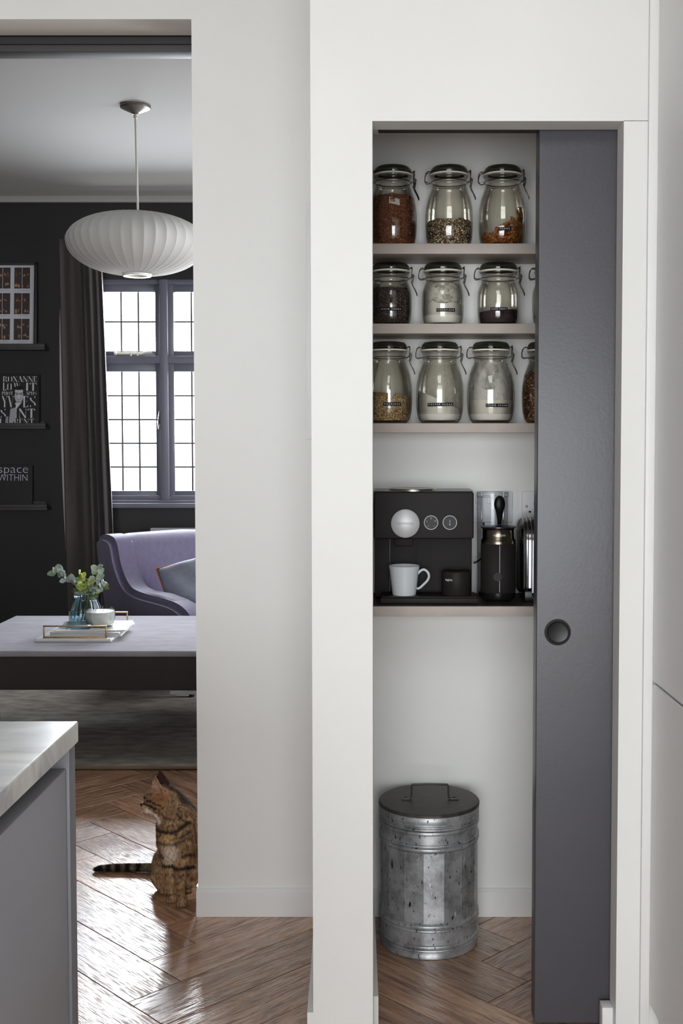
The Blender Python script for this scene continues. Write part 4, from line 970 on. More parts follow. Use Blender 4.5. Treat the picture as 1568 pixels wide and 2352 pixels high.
# third shelf
j = jar(892, zs3, True, 'tall jar labelled PORRIDGE half full of oats, first on the third shelf', ('PORRIDGE', 901, 928, .048, .0))
grains('porridge_oats', j, .074, ['d9c39a', 'b8925c', 'c9ad7e', '8a6438', 'e2d2b0', 'a98350'], 7000, .0050, .0032, 'golden porridge oats in the first jar of the third shelf', dome=.004, tiltx=-.12, basecol='8a6d48', seed=5, flat=.5)
j = jar(1010, zs3, True, 'tall jar labelled CASTER SUGAR with sloping white sugar, third shelf', ('CASTER SUGAR', 1009.5, 929, .069, .02))
powder('caster_sugar', j, .059, 'powder', 'white caster sugar heaped to one side in the second jar of the third shelf', tiltx=-.48); film(j, .03, .155, 'caster_film')
j = jar(1127.5, zs3, True, 'tall jar labelled ICING SUGAR dusted white inside, third on the third shelf', ('ICING SUGAR', 1139, 931, .062, .0))
powder('icing_sugar', j, .090, 'powder', 'white icing sugar in the third jar of the third shelf', wob=.015); film(j, .06, .158, 'icing_film')
jw = jar(1254, zs3, True, 'tall jar of dark red-brown pasta partly hidden by the sliding door, third shelf')
e, Pf, c = jw
grains('dark_pasta', jw, .125, ['6e3c28', '8a4c30', '54301f', 'c9b68a', '7a432c'], 2600, .013, .0042, 'dark red-brown pasta pieces in the jar beside the sliding door', dome=.02, basecol='4a2a1e', seed=9)
# pasta spirals: one mesh, many copies
def spiral_mesh():
    b = MB(); n = 16; L = .032; P = []; pr = [(-1, 0), (-.35, .12), (0, .04), (.35, .12), (1, 0), (.35, -.12), (0, -.04), (-.35, -.12)]
    for i in range(n + 1):
        a = i / n * PI * 3.4; z = (i / n - .5) * L; r = .0062
        for (x, y) in pr: P.append((r * (x * math.cos(a) - y * math.sin(a)), r * (x * math.sin(a) + y * math.cos(a)), z))
    k = len(pr); b.poly(P, [(i * k + j, i * k + (j + 1) % k, (i + 1) * k + (j + 1) % k, (i + 1) * k + j) for i in range(n) for j in range(k)] + [tuple(range(k)), tuple(range(n * k, n * k + k))]); return b
mat('pasta', 'b5713a', .55, var=.12, vscale=80)
e, Pf, c = jp
first = spiral_mesh().build('pasta_spiral', 'pasta', smooth=50, local=True)
tag(first, 'orange pasta spiral lying in the jar labelled PENNE', 'pasta', 'pasta spirals in the jar labelled PENNE')
rp = random.Random(11); k = 0; tries = 0; pos = []
while k < 84 and tries < 20000:
    tries += 1
    a = rp.uniform(0, 2 * PI); r = .047 * math.sqrt(rp.random()) if rp.random() < .4 else .047; x, y = r * math.cos(a), r * math.sin(a)
    top = .036 + .045 * max(0, min(1, (x + .03) / .08)) + (.020 if x > .036 else 0)
    z = rp.uniform(.014, top)
    lim = rad(Pf, z) - .0125
    if math.hypot(x, y) > lim: q = lim / math.hypot(x, y); x *= q; y *= q
    if any((x - p[0]) ** 2 + (y - p[1]) ** 2 + (z - p[2]) ** 2 < .0105 ** 2 for p in pos): continue
    pos.append((x, y, z)); o = first if k == 0 else first.copy()
    if k: COL.objects.link(o)
    # axis tangential-ish so the piece stays inside the glass
    t = Vector((-y, x, 0)).normalized() if math.hypot(x, y) > .01 else Vector((1, 0, 0)); ax_ = (t * rp.uniform(.5, 1) + Vector((0, 0, rp.uniform(-.9, .9)))).normalized()
    o.location = (c[0] + x, c[1] + y, c[2] + z); o.rotation_mode = 'QUATERNION'; o.rotation_quaternion = ax_.to_track_quat('Z', 'Y'); o.scale = (1, 1, rp.uniform(.75, 1)); k += 1
# ------------------------------------------------------------------ things on the lowest shelf
def on(y, Y): return zz(y, Y)
ztm = zz(1130, 2.90); FY = 2.905; LY = 2.962
cmx0, cmx1 = -.046, xx(1088, 1200, FY)
cm_ = thing('coffee_machine', ((cmx0 + cmx1) / 2, 2.99, zs4), 'wide matt black capsule coffee machine with a round silver front plate', 'coffee machine')
zh = zz(1238, FY); zt4 = zs4 + .0002
b = MB(); b.box(cmx0, cmx1, FY, YB - .006, zh, ztm, .006, 3); b.build('head', 'black_plastic', cm_, smooth=30)
b = MB(); b.box(cmx0 + .002, cmx1 - .001, LY, YB - .006, zt4 + .004, zh, .003); b.build('body', 'black_plastic', cm_)
b = MB(); xa, xb = xx(957, 1300, LY), cmx1 - .004
b.box(xa, xb, LY - .004, LY + .002, zs4 + .022, zh - .001, .001)
n = 46
for i in range(n): X = xa + (xb - xa) * (i + .5) / n; b.box(X - .0011, X + .0011, LY - .0056, LY - .0035, zs4 + .022, zh - .002)
o = b.build('ribbed_panel', 'black_ribbed', cm_); o['kind'] = 'stuff'
b = MB(); b.box(xx(896, 1300, LY), xx(955, 1300, LY), LY - .007, LY + .002, zs4 + .022, zh - .001, .001); b.box(xx(905, 1300, LY), xx(948, 1300, LY), LY - .024, LY, zh - .022, zh, .004); b.build('outlet_panel', 'black_ribbed', cm_)
b = MB(); b.box(xx(895, 1300, LY) - .0004, xx(895, 1300, LY) + .0008, LY - .009, LY - .006, zs4 + .022, zh - .004); b.build('edge_strip', 'radiator', cm_)
b = MB(); X0, X1 = -.03, xx(1098, 1380, 2.885); zt_r = zs4 + .018
b.box(X0, X1, 2.872, LY - .001, zs4, zt_r - .004, .003); b.box(X0 + .004, X1 - .004, 2.876, LY - .001, zt_r - .004, zt_r, .0015)
b.build('drip_tray', 'black_plastic', cm_, smooth=30)
b = MB()
for i in range(14): X = xx(895, 1364, 2.9) + i * .0052; b.box(X, X + .003, 2.878, 2.90, zt_r, zt_r + .0004)
g_ = b.build('tray_grille', 'radiator', cm_); g_['kind'] = 'stuff'
def disc(b, px, py, r, Y, y0, th, seg=40, prof=None, **k):
    c = at(px, py, Y); m_ = Matrix.Translation(c) @ Matrix.Rotation(PI / 2, 4, 'X')
    b.lathe(prof or [(0, th), (r - .001, th), (r, th - .001), (r, 0)], seg=seg, mtx=m_, **k); return c
rp_ = 33 / F * FY
b = MB(); pcn = disc(b, 930.5, 1202, rp_ + .0016, FY, 0, .004); b.build('plate_rim', 'black_gloss', cm_)
b = MB(); disc(b, 930.5, 1202, rp_ - .0006, FY - .004, 0, .006); pt_ = b.build('front_plate', 'silver_plate', cm_, smooth=50)
b = MB(); b.text('NESPRESSO', (pcn.x - .0205, FY - .0102, pcn.z - .0028), (1, 0, 0), (0, 0, 1), .0062, .041, .0003, thin=-.01); b.build('logo', 'radiator', pt_, smooth=0)
for (px, nm) in ((989.5, 'd'), (1032.5, 't')):
    b = MB(); dc = disc(b, px, 1200, .0175, FY, 0, .005); dl = b.build('dial', 'dial_black', cm_)
    b = MB(); m_ = Matrix.Translation(at(px, 1200, FY)) @ Matrix.Rotation(PI / 2, 4, 'X'); b.lathe([(.0163, .005), (.0167, .0058), (.0178, .0058), (.0182, .005), (.0182, .003)], seg=48, mtx=m_); b.build('dial_ring', 'white_print', dl)
    b = MB(); yq = FY - .0053
    def icon_cup(cx, cz, s):
        b.box(cx - s, cx + s, yq - .0002, yq, cz + s * .8, cz + s); b.box(cx - s, cx - s * .8, yq - .0002, yq, cz - s, cz + s); b.box(cx + s * .8, cx + s, yq - .0002, yq, cz - s, cz + s); b.box(cx - s, cx + s, yq - .0002, yq, cz - s, cz - s * .8)
        b.box(cx + s, cx + s * 1.5, yq - .0002, yq, cz + s * .2, cz + s * .4)
    if nm == 'd':
        for a, s in ((90, .0020), (20, .0018), (-50, .0012), (-130, .0014), (165, .0013)): icon_cup(dc.x + .0112 * math.cos(math.radians(a)), dc.z + .0112 * math.sin(math.radians(a)), s)
    else:
        for q in (0, .003, .006): b.box(dc.x - .0006, dc.x + .0006, yq - .0002, yq, dc.z - .001 + q, dc.z + .001 + q)
        b.lathe([(.0012, 0), (.0019, 0)], seg=16, mtx=Matrix.Translation(Vector((dc.x, yq, dc.z - .0048))) @ Matrix.Rotation(PI / 2, 4, 'X'))
    ic = b.build('dial_icons', 'white_print', dl, smooth=0)
xr0, xr1 = xx(893, 1128, 2.95), xx(1003, 1128, 2.95); rr = (xr1 - xr0) / 2
b = MB(); b.lathe([(0, .004), (rr - .004, .004), (rr - .001, .006), (rr, .004), (rr, 0), (0, 0)], ((xr0 + xr1) / 2, 2.985, ztm), 48); b.build('top_plate', 'steel', cm_)
b = MB(); b.box(cmx0, cmx1, 2.93, YB - .01, ztm, ztm + .0012); b.build('top_cover', 'black_gloss', cm_)
# white cup
cuy = 2.908; cux = xx(928, 1340, cuy); czt = zt_r + .0004; ch_ = zz(1303, cuy - .038) - czt
cup = thing('espresso_cup', (cux, cuy, czt), 'white porcelain cup standing on the drip tray of the coffee machine', 'cup')
b = MB(); b.lathe([(0, .003), (.026, .003), (.0275, 0), (.0295, 0), (.0305, .004), (.0335, ch_ * .4), (.0375, ch_ * .85), (.0398, ch_), (.0385, ch_ + .0004), (.0358, ch_ * .85), (.032, ch_ * .4), (.028, .007), (0, .006)], (cux, cuy, czt), 48); b.build('bowl', 'porcelain', cup, smooth=50)
b = MB(); hz = czt
b.tube(smooth_path([(cux + .033, cuy, hz + ch_ * .70), (cux + .043, cuy - .002, hz + ch_ * .84), (cux + .052, cuy - .003, hz + ch_ * .86), (cux + .0605, cuy - .004, hz + ch_ * .76), (cux + .0625, cuy - .004, hz + ch_ * .62), (cux + .058, cuy - .003, hz + ch_ * .48), (cux + .048, cuy - .002, hz + ch_ * .34), (cux + .040, cuy - .001, hz + ch_ * .24), (cux + .033, cuy, hz + ch_ * .20)]), .0032, 10); b.build('handle', 'porcelain', cup)
# black tin
tny = 2.916; tnx = xx(1048, 1340, tny)
tin = thing('black_tin', (tnx, tny, czt), 'small matt black round tin at the right of the drip tray', 'tin')
th_ = zz(1313, tny - .03) - czt; rt = 34.5 / F * tny
b = MB(); b.lathe([(0, 0), (rt - .001, 0), (rt, .001), (rt, th_ - .003), (rt - .001, th_ - .001), (rt - .003, th_), (rt - .004, th_ - .002), (0, th_ - .003)], (tnx, tny, czt), 48); b.build('tin_body', 'black_plastic', tin, smooth=50)
b = MB(); b.text('magimix', (tnx - .0335, 0, czt + th_ * .62), (1, 0, 0), (0, 0, 1), .0062, .021, .0003, wrap=(tnx, tny, rt + .0001, tnx)); b.build('lettering', 'white_print', tin, smooth=0)
# milk frother
fy_ = 2.926; fx_ = xx(1143.5, 1300, fy_); fr_ = 40 / F * fy_; fz = zs4 + .0002
ftop = zz(1211, fy_); fneck = zz(1247, fy_)
mf = thing('milk_frother', (fx_, fy_, fz), 'tall black ribbed milk frother jug with a bronze steel collar', 'milk frother')
def rib(a, z): return 1 + .004 * math.cos(a * 110)
b = MB(); b.lathe([(0, 0), (fr_ * .70, 0), (fr_ * .72, .004), (fr_ * .95, .008), (fr_ * .98, .012), (fr_ * .98, .024)], (fx_, fy_, fz), 64); b.build('base', 'black_gloss', mf)
b = MB(); b.lathe([(fr_ * .97, .023), (fr_, .026), (fr_, fneck - fz - .001), (fr_ * .97, fneck - fz)], (fx_, fy_, fz), 660, ry=rib); b.build('ribbed_body', 'black_ribbed', mf, smooth=60)
hN = fneck - fz; hT = ftop - fz
b = MB(); b.lathe([(fr_ * .985, hN - .001), (fr_ * 1.0, hN + .004), (fr_ * .97, hN + .009), (fr_ * .91, hN + .013), (fr_ * .90, hT - .006), (fr_ * .96, hT - .002), (fr_ * 1.01, hT), (fr_ * .98, hT), (fr_ * .88, hT - .006), (fr_ * .88, hN + .01)], (fx_, fy_, fz), 64); cl_ = b.build('steel_collar', mat('bronze_steel', '7c7467', .25, 1.0), mf, smooth=50)
b = MB(); b.text('NESPRESSO', (fx_ - .0155, 0, fz + hT - .020), (1, 0, 0), (0, 0, 1), .0042, .031, .0003, wrap=(fx_, fy_, fr_ * .905, fx_), thin=-.01); b.build('logo', 'white_print', cl_, smooth=0)
b = MB(); b.lathe([(0, hT + .002), (fr_ * .95, hT + .002), (fr_ * 1.0, hT + .003), (fr_ * 1.01, hT + .001)], (fx_, fy_, fz), 64); b.build('clear_lid', 'clear_plastic', mf)
b = MB(); b.lathe([(fr_ * .96, hT + .0022), (fr_ * 1.012, hT + .0028), (fr_ * 1.012, hT + .0015)], (fx_, fy_, fz), 64); b.build('lid_edge', 'blue_plastic', mf)
b = MB(); b.box(fx_ - .0006, fx_ + .0006, fy_ - fr_ - .0008, fy_ - fr_ + .001, fz + .027, fz + hN - .002); b.build('seam', 'silver_paint', mf)
b = MB(); c = at(1142.5, 1325, fy_ - fr_ * 1.005); m_ = Matrix.Translation(c) @ Matrix.Rotation(PI / 2, 4, 'X')
b.lathe([(0, .0012), (.0102, .0012), (.0104, .0018), (.0112, .0018), (.0114, .001), (.0114, -.003)], seg=40, mtx=m_); b.build('power_button', mat('button_grey', '312d2d', .5, spec=.2), mf)
# clear canister with a black spoon behind the frother
ky = 3.028; kx = xx(1130.5, 1200, ky); kr = .0405; kz = zs4 + .0002; kh = zz(1131, ky - .03) - kz
cnr = thing('clear_canister', (kx, ky, kz), 'tall clear plastic canister standing behind the milk frother', 'canister')
b = MB(); b.lathe([(0, .001), (kr - .003, .001), (kr, .004), (kr, kh - .012), (kr + .0015, kh - .011), (kr + .0015, kh - .002), (kr - .001, kh)], (kx, ky, kz), 56); b.build('cylinder_wall', 'clear_plastic', cnr, smooth=50)
for z in (kh - .003, kh - .013):
    b = MB(); b.tube([(kx + (kr + .001) * math.cos(a), ky + (kr + .001) * math.sin(a), kz + z) for a in [2 * PI * q / 40 for q in range(40)]], .0008, 6, closed=True); b.build('rim', 'clear_plastic', cnr)
b = MB(); b.lathe([(0, .002), (kr - .004, .002), (kr - .004, .010), (0, .010)], (kx, ky, kz), 40); b.build('foot', 'black_gloss', cnr)
sp = at(1147, 1158, ky - .012)
spn = thing('black_spoon', (sp.x, sp.y, kz + .011), 'black plastic spoon standing bowl-up inside the clear canister', 'spoon')
b = MB(); b.ball(sp, (.0148, .006, .0225), 20); b.build('spoon_bowl', 'dial_black', spn, smooth=180)
b = MB(); b.tube([sp + Vector((0, 0, -.015)), sp + Vector((0, .001, -.028)), sp + Vector((0, .002, -.045)), (sp.x, sp.y + .002, kz + .011)], [.011, .0085, .0055, .0045], 12); b.build('spoon_handle', 'dial_black', spn)
# toaster
tsx = xx(1191, 1300, 2.93); tsz = zs4 + .012; tt = zz(1184, 2.96)
ts = thing('toaster', (tsx + .14, 2.965, zs4 + .0002), 'rounded chrome toaster half hidden by the dark sliding door', 'toaster')
def toast(x0, y0, y1, grow, dx):
    P = []; n = 20
    for i in range(n + 1):
        a = PI * i / n; P.append((0, (y0 + y1) / 2 - math.cos(a) * (y1 - y0) / 2 * (1), 0))
    return P
def tsec(x, s, lift=0):   # arched cross-section in the y-z plane
    yc, hw, z0, z1 = 2.972, .078 * s, tsz + (.012 if s < .97 else 0), tt - (1 - s) * .05; P = []
    P.append((x, yc - hw * .92, z0)); P.append((x, yc - hw, z0 + .012))
    for i in range(13):
        a = PI * i / 12; P.append((x, yc - hw * math.cos(a), z1 - hw * .8 + hw * .8 * math.sin(a)))
    P.append((x, yc + hw, z0 + .012)); P.append((x, yc + hw * .92, z0)); return P
secs = [(0, .60), (.004, .80), (.010, .88), (.012, .885), (.013, .90), (.019, .93), (.021, .93), (.022, .95), (.028, .965), (.030, .965), (.031, .98), (.040, .995), (.06, 1.0), (.22, 1.0), (.25, .9), (.26, .7)]
b = MB(); P = []; 
for (dx, s) in secs: P += tsec(tsx + dx, s)
k = 17; b.poly(P, [(i * k + q, i * k + (q + 1) % k, (i + 1) * k + (q + 1) % k, (i + 1) * k + q) for i in range(len(secs) - 1) for q in range(k)] + [tuple(range(k)), tuple(range((len(secs) - 1) * k, len(secs) * k))]); b.build('shell', mat('dark_chrome', '6e6e70', .16, 1.0), ts, smooth=25)
for dx in (.011, .0205, .0295):
    s = .90 + (dx - .011) * 4; b = MB(); b.tube(tsec(tsx + dx, s)[1:-1], .0012, 6); b.build('ridge', 'chrome', ts)
b = MB(); b.box(tsx + .012, tsx + .25, 2.90, 3.045, zs4 + .0003, tsz + .016, .003); b.build('base', 'black_gloss', ts)
# wall sockets
def socket(px0, px1, py0, py1, label, kind):
    X0, X1, Z0, Z1 = xx(px0, py0, YB), xx(px1, py0, YB), zz(py1, YB), zz(py0, YB); t = thing('wall_socket', ((X0 + X1) / 2, YB, Z0), label, 'socket')
    b = MB(); b.box(X0, X1, YB - .009, YB - .0002, Z0, Z1, .0025, 3); b.build('face_plate', 'socket_white', t)
    if kind == 0:
        for q in (.30, .52):
            b = MB(); b.box(X0 + (X1 - X0) * q, X0 + (X1 - X0) * (q + .08), YB - .0125, YB - .008, Z1 - .034, Z1 - .016, .001); b.build('switch', 'socket_white', t)
        b = MB(); b.box(X0 + .006, X0 + .026, YB - .02, YB - .009, Z0 + .03, Z0 + .036, .001); b.build('plug_pin_hole', 'black_gloss', t)
    else:
        b = MB(); c = at(1209, 1163, YB - .009); b.lathe([(0, .0018), (.002, .0016), (.0034, 0)], seg=16, mtx=Matrix.Translation(c) @ Matrix.Rotation(PI / 2, 4, 'X')); b.build('screw', 'brass', t)
        for (px, py, w_, h_) in ((1216.5, 1175.5, .0065, .0042), (1228, 1157, .006, .0078), (1240, 1175.5, .0065, .0042)):
            c = at(px, py, YB - .0092); b = MB(); b.box(c.x - w_ / 2, c.x + w_ / 2, c.y - .0003, c.y + .001, c.z - h_ / 2, c.z + h_ / 2); b.build('pin_slot', 'dial_black', t)
socket(1054, 1176, 1128, 1199, 'double wall socket behind the clear canister', 0)
socket(1198, 1320, 1127.5, 1199, 'wall socket above the toaster, with a brass screw', 1)
b = MB(); b.tube([at(1087, 1293, 3.0), at(1093, 1291, 3.0), at(1101, 1286, 3.02), at(1108, 1279, 3.05), at(1112, 1250, 3.07), at(1110, 1200, 3.072)], .0026, 8); b.build('power_cable', 'black_gloss', loc=at(1100, 1290, 3.03), label='short black cable between the coffee machine and the clear canister', cat='cable')

# ------------------------------------------------------------------ galvanised bin
BX, BY, BR, BH = .0955, 2.930, .1255, .368
bn = thing('metal_bin', (BX, BY, 0), 'weathered galvanised metal bin with a flat lid on the pantry floor', 'bin')
def bead(z, w_=.004): return [(BR, z - w_), (BR + .003, z - w_ * .6), (BR + .0038, z), (BR + .003, z + w_ * .6), (BR, z + w_)]
pf_ = [(0, .004), (BR - .008, .004), (BR - .004, 0), (BR + .001, .001), (BR + .0015, .006), (BR, .010)]
for z, w_ in ((.022, .0035), (.031, .005), (.072, .0035), (.082, .0055)): pf_ += bead(z, w_)
pf_ += [(BR - .0025, .090), (BR - .0025, .268)]
for z, w_ in ((.276, .0055), (.286, .0035), (.318, .0055), (.327, .0035), (.337, .003)): pf_ += bead(z, w_)
pf_ += [(BR, .352)]
b = MB(); b.lathe(pf_, (BX, BY, 0), 96); b.build('body', 'galvanised', bn, smooth=40)
NPn = 15; a_off = math.radians(-90 - 7.9)
for k in range(NPn):
    a0 = a_off + k * 2 * PI / NPn; a1 = a0 + 2 * PI / NPn; b = MB(); P = []
    for i in range(5):
        s_ = i / 4; a = a0 + .006 + (a1 - a0 - .012) * s_; bul = BR * (1.004 if 0 else 1.0) * (math.cos(PI / NPn) + (1 - math.cos(PI / NPn)) * .35 * math.sin(PI * s_)) / (math.cos(a - (a0 + a1) / 2))
        if i in (0, 4): bul = BR * 1.0
        for (z, r_) in ((.0905, bul - .001), (.0915, bul), (.2665, bul), (.2675, bul - .001)): P.append((BX + r_ * math.cos(a), BY + r_ * math.sin(a), z))
    b.poly(P, [(i * 4 + q, (i + 1) * 4 + q, (i + 1) * 4 + q + 1, i * 4 + q + 1) for i in range(4) for q in range(3)]); b.build('panel', 'galvanised', bn, smooth=20)
b = MB(); b.lathe([(0, .0015 + BH), (BR - .01, BH), (BR + .002, BH - .001), (BR + .0045, BH - .004), (BR + .0045, BH - .009), (BR + .0025, BH - .010)], (BX, BY, 0), 96); ld = b.build('lid', 'galv_lid', bn, smooth=35)
b = MB(); b.lathe([(BR + .0028, BH - .008), (BR + .0028, BH - .016), (BR + .004, BH - .020), (BR + .0028, BH - .024), (BR + .0028, BH - .030), (BR + .0008, BH - .030)], (BX, BY, 0), 96); b.build('lid_skirt', 'galvanised', ld, smooth=40)
hy = BY - .005; hz0 = BH + .0015; xa = xx(944, 1850, hy); xb = xx(1030, 1850, hy)
b = MB(); b.tube([(xa - .022, hy, hz0 + .002), (xa - .002, hy, hz0 + .002), (xa, hy, hz0 + .004), (xa + .001, hy, hz0 + .034), (xa + .004, hy, hz0 + .037), ((xa + xb) / 2, hy, hz0 + .038), (xb - .004, hy, hz0 + .037), (xb - .001, hy, hz0 + .034), (xb, hy, hz0 + .004), (xb + .002, hy, hz0 + .002), (xb + .022, hy, hz0 + .002)], .0026, 8); b.build('lid_handle', 'galv_lid', ld)
for x in (xa - .014, xb + .014):
    b = MB(); b.box(x - .011, x + .011, hy - .008, hy + .008, hz0 - .001, hz0 + .0035, .0008); b.ball((x, hy, hz0 + .0042), (.003, .003, .002), 8); b.build('handle_plate', 'galv_lid', ld)
# ------------------------------------------------------------------ the cat
from mathutils.bvhtree import BVHTree
def make_cat():
    g0 = gz(405, 2060)
    root = thing('cat', (g0.x, g0.y + .05, 0), 'brown striped tabby cat sitting by the doorway jamb, head turned left', 'cat')
    t = MB()
    def seg(pts):
        for (a, b_) in zip(pts, pts[1:]):
            A = at(*a[:3]); B = at(*b_[:3]); n = max(2, int((B - A).length / (.28 * min(a[3], b_[3]))))
            for i in range(n + 1): s_ = i / n; t.ball(A.lerp(B, s_), a[3] + (b_[3] - a[3]) * s_, 14)
    # head
    t.ball(at(366, 1833, 3.185), (.034, .032, .031), 24); t.ball(at(347, 1833, 3.182), (.022, .024, .022), 20)
    seg([(346, 1846, 3.178, .019), (336, 1851, 3.174, .0125), (329, 1850, 3.172, .0072)]); seg([(345, 1856, 3.175, .014), (337, 1861, 3.174, .0085)])
    t.ball(at(331, 1855, 3.166), (.009, .007, .007), 14); t.ball(at(331, 1855, 3.182), (.009, .007, .007), 14)
    t.ball(at(362, 1850, 3.163), (.024, .017, .021), 18); t.ball(at(362, 1848, 3.206), (.024, .017, .021), 18)
    seg([(352, 1860, 3.175, .013), (366, 1866, 3.178, .018)])
    # neck, chest, back
    seg([(376, 1840, 3.19, .031), (393, 1866, 3.193, .042), (403, 1898, 3.183, .0555), (405, 1926, 3.182, .0575), (405, 1950, 3.19, .046)])
    seg([(386, 1826, 3.203, .029), (404, 1846, 3.213, .033), (424, 1872, 3.225, .037), (428, 1905, 3.235, .046), (424, 1945, 3.27, .060), (414, 1972, 3.315, .066)])
    t.ball(at(424, 1885, 3.185), (.031, .034, .046), 20); t.ball(at(384, 1900, 3.185), (.026, .034, .045), 20)
    # haunches and rump
    t.ball(at(383, 1986, 3.275), (.043, .060, .055), 24); t.ball(at(438, 1986, 3.285), (.040, .060, .055), 24); t.ball(at(411, 1984, 3.33), (.055, .052, .062), 24)
    def paw(px, py, k=1.0, dx=0):
        g = gz(px, py); P = g + Vector((0, .017 * k, .0105 * k)); t.ball(P, (.0150 * k, .021 * k, .0108 * k), 18); t.ball(P + Vector((0, .010, .006)), (.0135 * k, .015 * k, .012 * k), 14)
        for q in (-1.5, -.5, .5, 1.5): t.ball(g + Vector((q * .0068 * k, .0045 + abs(q) * .0025, .0072 * k)), (.0045 * k, .0085 * k, .0068 * k), 10)
        return P
    pl_ = paw(392, 2077); pr_ = paw(414, 2087, 1.08); hl = paw(376, 2056, .95); hr_ = paw(433, 2052, .92)
    def leg(pts, end):
        Q = [at(*p[:3]) for p in pts] + [end + Vector((0, .006, .008))]; R_ = [p[3] for p in pts] + [pts[-1][3]]
        for i in range(len(Q) - 1):
            n = max(3, int((Q[i + 1] - Q[i]).length / (.22 * R_[i + 1])))
            for k in range(n + 1): s_ = k / n; t.ball(Q[i].lerp(Q[i + 1], s_), R_[i] + (R_[i + 1] - R_[i]) * s_, 12)
    leg([(386, 1940, 3.178, .030), (386, 1968, 3.172, .023), (389, 2000, 3.168, .0155), (391, 2036, 3.165, .0125)], pl_)
    leg([(421, 1940, 3.172, .031), (418, 1972, 3.162, .024), (415, 2006, 3.150, .017), (413, 2044, 3.143, .0138)], pr_)
    leg([(372, 2012, 3.262, .033), (372, 2034, 3.245, .018)], hl); leg([(436, 2010, 3.27, .033), (435, 2032, 3.252, .018)], hr_)
    # tail lying on the floor to the left
    tg = [(385, 2004, .017), (352, 2005, .0138), (320, 2004, .0128), (285, 2003, .0120), (250, 2003, .0108), (228, 2004, .0095), (220, 2004, .0075)]
    Q = [gz(a, b_) + Vector((0, .004, r + .0005)) for a, b_, r in tg]
    for i in range(len(Q) - 1):
        for k in range(10): s_ = k / 9; t.ball(Q[i].lerp(Q[i + 1], s_), tg[i][2] + (tg[i + 1][2] - tg[i][2]) * s_, 12)
    # ears: closed scooped shells
    def ear(A, B, T, nrm, bul):
        A, B, T = at(*A), at(*B), at(*T); nrm = Vector(nrm).normalized(); n = 8; F_, B_ = [], []; vs = []
        for j in range(n + 1):
            v = j / n; vv = v ** .9
            for i in range(n + 1):
                u = i / n; w_ = (1 - v ** 1.7); mid = A.lerp(B, .5).lerp(T, vv); p = mid + (B - A) * (u - .5) * w_; p -= nrm * bul * (1 - (2 * u - 1) ** 2) * (1 - v * .7)
                F_.append(p + nrm * .0023); B_.append(p - nrm * .0023)
        m = n + 1; Q_ = [(j * m + i, j * m + i + 1, (j + 1) * m + i + 1, (j + 1) * m + i) for j in range(n) for i in range(n)]; N = m * m
        Q2 = [tuple(N + q for q in f[::-1]) for f in Q_]; rim = [j * m for j in range(m)] + [n * m + i for i in range(1, m)] + [j * m + n for j in range(n - 1, -1, -1)] + [i for i in range(n - 1, 0, -1)]
        Q3 = [(rim[k], rim[(k + 1) % len(rim)], N + rim[(k + 1) % len(rim)], N + rim[k]) for k in range(len(rim))]
        t.poly(F_ + B_, Q_ + Q2 + Q3)
    ear((348, 1812, 3.160), (376, 1828, 3.163), (356, 1783, 3.157), (-.55, -.8, .1), .009)
    ear((359, 1800, 3.205), (391, 1804, 3.213), (366, 1767, 3.215), (-.75, .45, .1), .008)
    bmesh.ops.recalc_face_normals(t.b, faces=t.b.faces[:])
    me = bpy.data.meshes.new('c'); t.b.to_mesh(me); t.b.free(); tmp = bpy.data.objects.new('c', me); COL.objects.link(tmp)
    m1 = tmp.modifiers.new('r', 'REMESH'); m1.mode = 'VOXEL'; m1.voxel_size = .0021; m2 = tmp.modifiers.new('s', 'SMOOTH'); m2.factor = .5; m2.iterations = 3
    dg = bpy.context.evaluated_depsgraph_get(); dg.update(); me2 = bpy.data.meshes.new_from_object(tmp.evaluated_get(dg)); bpy.data.objects.remove(tmp)
    # coat pattern, laid out on the cat's own side-to-side and height axes
    def mixc(a, b_, k): return tuple(a[i] + (b_[i] - a[i]) * k for i in range(3))
    BASE, TAN, DARK, RUF, WHT, BEL = (110, 86, 66), (190, 156, 116), (38, 30, 26), (124, 82, 56), (228, 222, 214), (170, 148, 124)
